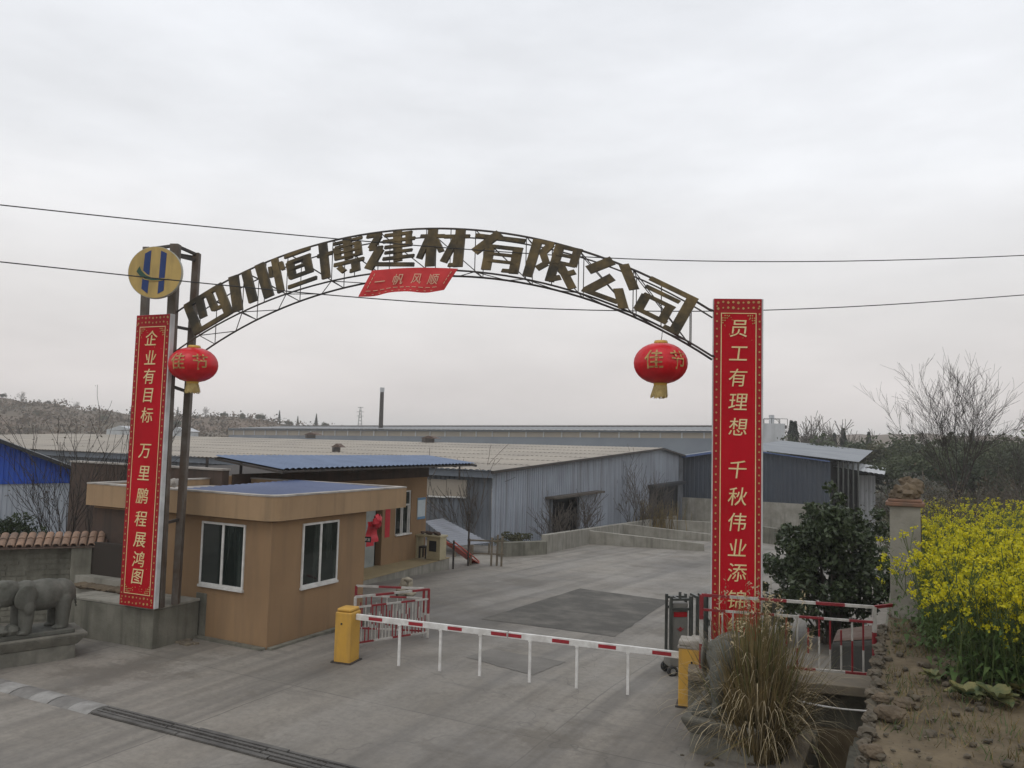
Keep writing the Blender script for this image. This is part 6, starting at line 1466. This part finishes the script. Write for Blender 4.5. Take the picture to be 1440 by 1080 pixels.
# --- rapeseed
def rape_proto(seed, h):
    rg = np.random.default_rng(seed); Q = []; mi = []
    def quad(q, m): Q.append(q); mi.append(m)
    def stick(a, b, w, m):
        d = b - a; s_ = np.cross(d, rg.normal(size=3)); s_ /= np.linalg.norm(s_) + 1e-9; s_ *= w; quad([a - s_, a + s_, b + s_ * .6, b - s_ * .6], m)
        s2 = np.cross(d, s_); s2 /= np.linalg.norm(s2) + 1e-9; s2 *= w; quad([a - s2, a + s2, b + s2 * .6, b - s2 * .6], m)
    lean = np.array([rg.normal(0, .08), rg.normal(0, .08), 0]); root = np.zeros(3); top = np.array([lean[0] * h, lean[1] * h, h]); stick(root, top, .009, 1); heads = [top]
    for k in range(rg.integers(3, 6)):
        f = rg.uniform(.35, .85); a = root + (top - root) * f; an = rg.uniform(0, 6.28); L_ = rg.uniform(.25, .6) * h * (1 - f * .55); b = a + np.array([math.cos(an) * L_ * .45, math.sin(an) * L_ * .45, L_ * .85]); stick(a, b, .006, 1); heads.append(b)
    for hd in heads:
        nf = rg.integers(11, 20); C = hd + rg.normal(0, 1, (nf, 3)) * np.array([.026, .026, .024]); 
        for q in leaf_quads(C, .026, rg, .95, 0, False): quad(q, 2)
        for _ in range(5):
            c = hd - UP * rg.uniform(.06, .22); an = rg.uniform(0, 6.28); stick(c, c + np.array([math.cos(an) * .05, math.sin(an) * .05, .035]), .003, 1)
    for k in range(rg.integers(15, 22)):
        f = rg.uniform(.03, .80); a = root + (top - root) * f; an = rg.uniform(0, 6.28); L_ = rg.uniform(.09, .24) * (1.25 - f); o = np.array([math.cos(an), math.sin(an), 0]); s_ = np.array([-o[1], o[0], 0]) * L_ * .16; m_ = a + o * L_ * .5 + UP * L_ * .25; e_ = a + o * L_ - UP * L_ * rg.uniform(-.1, .5)
        quad([a, m_ - s_, e_, m_ + s_], 0)
    return np.array(Q), np.array(mi)
PR_ = [rape_proto(100 + i, h) for i, h in enumerate((1.25, 1.35, 1.15, 1.45, 1.05, 1.3, 1.2, 1.4))]
def in_field(s_, t):
    edge = 2.7 - 2.45 * smooth(9.0, 11.6, t) + .28 * math.sin(t * 1.7) + .2 * math.sin(t * 4.3)
    return s_ > edge
rg = np.random.default_rng(50); Vs = []; Ms = []
def put_rape(s_, t, k=None, sc=None):
    Q, m = PR_[rg.integers(0, len(PR_)) if k is None else k]; sc = sc or rg.uniform(.60, 1.10); a = rg.uniform(0, 6.28); R3 = np.array([[math.cos(a), -math.sin(a), 0], [math.sin(a), math.cos(a), 0], [0, 0, 1]])
    p = W(s_, t, H(s_, t) - .02); return (Q * sc) @ R3.T + p, m
cnt = 0
while cnt < 1500:
    t = rg.uniform(8.2, 33) if cnt > 900 else rg.uniform(8.2, 17); s_ = rg.uniform(.1, 15)
    if not in_field(s_, t) or (19.4 < t - s_ * .2 < 20.1): continue
    x_, y_, _z = W(s_, t); 
    if x_ / y_ > .80 or y_ < 6.2: continue
    if t < 11 and rg.random() < .15: continue
    V, m = put_rape(s_, t); Vs.append(V); Ms.append(m); cnt += 1
o = quads('rapeseed_crop', np.concatenate(Vs), [M['rape_leaf'], M['rape_stem'], M['rape_flower']], None, None, np.concatenate(Ms)); setp(o, kind='stuff')
for i, (px, py, Y, sc) in enumerate(((1262, 870, 11.9, .95), (1276, 868, 11.6, .9), (1290, 880, 11.0, .8), (1252, 866, 12.4, .7), (1302, 900, 10.5, .9), (1300, 870, 11.6, 1.0), (1315, 880, 11.0, .85), (1285, 865, 12.6, 1.0), (1330, 915, 10.0, .8), (1345, 930, 9.7, .85), (1320, 905, 10.3, .7))):
    p = at(px, py, Y); s_, t = ST(p[0], p[1]); s_ = max(s_, -.22); b = W(s_, t, H(s_, t)); V, m = put_rape(s_, t, i % 8, sc)
    sh_ = np.array([-.12, -.06, 0]); V = V + sh_ * ((V[..., 2:3] - b[2]) ** 1.3)
    o = quads('rapeseed_plant', V, [M['rape_leaf'], M['rape_stem'], M['rape_flower']], None, b, m)
    setp(o, 'loose yellow-flowering rapeseed plant leaning over the bank edge before the pillar', 'plant', 'rapeseed plants leaning over the bank edge')
# cabbages
for i, (px, py, sz) in enumerate(((1358, 978, .22), (1400, 985, .25), (1432, 975, .23), (1310, 950, .14))):
    q = onz(px, py, 1.45); s_, t = ST(q[0], q[1]); q[2] = H(s_, t); rgc = np.random.default_rng(i); vs = []; fs = []; mb = MB()
    for k in range(10):
        a = k * 2.4; o_ = np.array([math.cos(a), math.sin(a), 0]); s2 = np.array([-o_[1], o_[0], 0]); el = .35 + .75 * (k / 10); pts = []
        for u in range(5):
            f = u / 4; w = sz * .42 * math.sin(math.pi * (.12 + .8 * f)); r_ = sz * f * (1.1 - .4 * k / 10); z = sz * (el * f - .45 * f * f) + .03
            for v in (-1, 0, 1): pts.append(q + o_ * r_ + s2 * w * v + UP * (z + .12 * sz * abs(v) + rgc.normal(0, .012)))
        mb.add(pts, [(u * 3 + v, u * 3 + v + 1, (u + 1) * 3 + v + 1, (u + 1) * 3 + v) for u in range(4) for v in (0, 1)])
    o = mb.build('cabbage_plant', M['cabbage'], None, q, smooth=True); setp(o, ('broad-leaved cabbage at the field corner, the leftmost of the big ones', 'broad-leaved cabbage at the field corner between two others', 'broad-leaved cabbage at the right picture edge', 'small low cabbage on the path edge below the flowers')[i], 'cabbage')
# grass and weeds on the bank
rg = np.random.default_rng(8); C = []; tips = []
for k in range(12000):
    s_ = rg.uniform(-.3, 4.5); t = rg.uniform(5.2, 15)
    n_ = mnoise.noise((s_ * .9, t * .9, 7))
    if n_ < -.12 + (.26 if .3 < s_ < 1.5 else 0): continue
    p = W(s_, t, H(s_, t) - .01); C.append(p); tips.append(p + np.array([rg.normal(0, .05), rg.normal(0, .05), rg.uniform(.03, .13)]))
C, tips = np.array(C), np.array(tips); a = rg.uniform(0, 6.28, len(C)); w = np.stack([np.cos(a), np.sin(a), a * 0], 1) * .006
o = quads('bank_grass', np.stack([C - w, C + w, tips + w * .2, tips - w * .2], 1), [M['weed'], M['straw']], None, None, (rg.random(len(C)) < .6).astype(int)); setp(o, kind='stuff')
C = []
for k in range(5000):
    s_ = rg.uniform(-.25, 3.5); t = rg.uniform(5.5, 14); p = W(s_, t, H(s_, t) + .006); C.append(p)
V = leaf_quads(np.array(C), .04, rg, .3); V[..., 2] = np.array(C)[:, None, 2] + (V[..., 2] - np.array(C)[:, None, 2]) * .25; o = quads('leaf_litter', V, [M['leaf_brown'], M['straw']], None, None, (rg.random(len(C)) < .3).astype(int)); setp(o, kind='stuff')

# --- dry reed clump
def ribbon(base, d, L_, droop, w, rg, n=9):
    pts = [base]; p = base.copy(); dd = d.copy(); Q = []
    side = np.cross(d, UP); side = side / (np.linalg.norm(side) + 1e-6)
    if rg.random() < .5: side = side * .6 + np.array([rg.normal(), rg.normal(), 0]) * .4; side /= np.linalg.norm(side)
    kink = rg.integers(3, n) if rg.random() < .22 else -1
    for i in range(n):
        if i == kink: a_ = rg.uniform(0, 6.28); dd = dd * .25 + np.array([math.cos(a_), math.sin(a_), -.5]) * .9
        dd = dd + np.array([0, 0, -droop * (i / n) ** 1.5]) + rg.normal(0, .02, 3); dd /= np.linalg.norm(dd); p = p + dd * L_ / n; pts.append(p)
    for i in range(n):
        w0 = w * (1 - (i / n) ** 2) + .0012; w1 = w * (1 - ((i + 1) / n) ** 2) + .0012; Q.append([pts[i] - side * w0, pts[i] + side * w0, pts[i + 1] + side * w1, pts[i + 1] - side * w1])
    return Q, pts
rb = onz(1064, 1064, 0.0); rb = v3(rb[:2], 0.0); reed = thing('dry_reed_clump', 'tall clump of dry straw-coloured reeds with arching blades at the ditch edge', 'reed clump', rb)
rg = np.random.default_rng(17); A_, B_, Cc = [], [], []
for k in range(2300):
    a = rg.uniform(0, 6.28); tilt = min(abs(rg.normal(0, .31)), .62) + .02; d = np.array([math.cos(a) * math.sin(tilt), math.sin(a) * math.sin(tilt), math.cos(tilt)]); r0 = rg.uniform(0, .30); b = rb + np.array([math.cos(a) * r0, math.sin(a) * r0, -.05]); L_ = rg.uniform(1.0, 2.05) * (1.05 - tilt * .28); dr_ = rg.choice([.05, .12, .3, .6, .95], p=[.30, .27, .20, .13, .10])
    Q, pts = ribbon(b, d, L_, dr_, rg.uniform(.004, .009), rg); (A_ if dr_ < .5 else B_).extend(Q)
for k in range(260):
    a = rg.uniform(0, 6.28); tilt = abs(rg.normal(0, .22)); d = np.array([math.cos(a) * math.sin(tilt), math.sin(a) * math.sin(tilt), math.cos(tilt)]); Q, pts = ribbon(rb + np.array([rg.normal(0, .13), rg.normal(0, .13), -.05]), d, rg.uniform(1.5, 2.25), .06, rg.uniform(.007, .013), rg); Cc.extend(Q)
for k in range(34):
    a = rg.uniform(0, 6.28); tilt = abs(rg.normal(0, .14)); d = np.array([math.cos(a) * math.sin(tilt), math.sin(a) * math.sin(tilt), math.cos(tilt)]); Q, pts = ribbon(rb + np.array([rg.normal(0, .15), rg.normal(0, .15), -.05]), d, rg.uniform(1.9, 2.6), .10, .005, rg); A_.extend(Q)
    pl_ = np.array(pts[-2]) + rg.normal(0, .04, (16, 3)) * np.array([.5, .5, 2]); B_.extend(list(leaf_quads(pl_, .06, rg, .3)))
quads('dry_blades', A_, M['straw'], reed); quads('arching_pale_blades', B_, M['straw_pale'], reed); quads('green_blades', Cc, M['blade_green'], reed)
# dirt and clods at the reed foot
mb = MB(); rg = random.Random(5)
for i in range(40):
    q = rb + np.array([rg.gauss(-.25, .4), rg.gauss(-.05, .25), 0]); r = rg.uniform(.02, .07); mb.rock(q + UP * r * .2, (r * 1.3, r, r * .7), i, 1, 0, .4)
setp(mb.build('loose_clods', M['rubble'], None, rb), kind='stuff')

# ---------------------------------------------------------------- air
hz = bpy.data.materials.new('haze'); hz.use_nodes = True; hn_ = hz.node_tree; hn_.nodes.clear()
ho = hn_.nodes.new('ShaderNodeOutputMaterial'); pv = hn_.nodes.new('ShaderNodeVolumePrincipled')
pv.inputs['Color'].default_value = (0.985, 0.985, 0.985, 1); pv.inputs['Density'].default_value = 0.00065; pv.inputs['Anisotropy'].default_value = 0.2
hn_.links.new(pv.outputs[0], ho.inputs['Volume'])
mb = MB(); mb.box((0, 0, 17.0), (5600, 5600, 46.0)); setp(mb.build('haze', hz), kind='stuff')
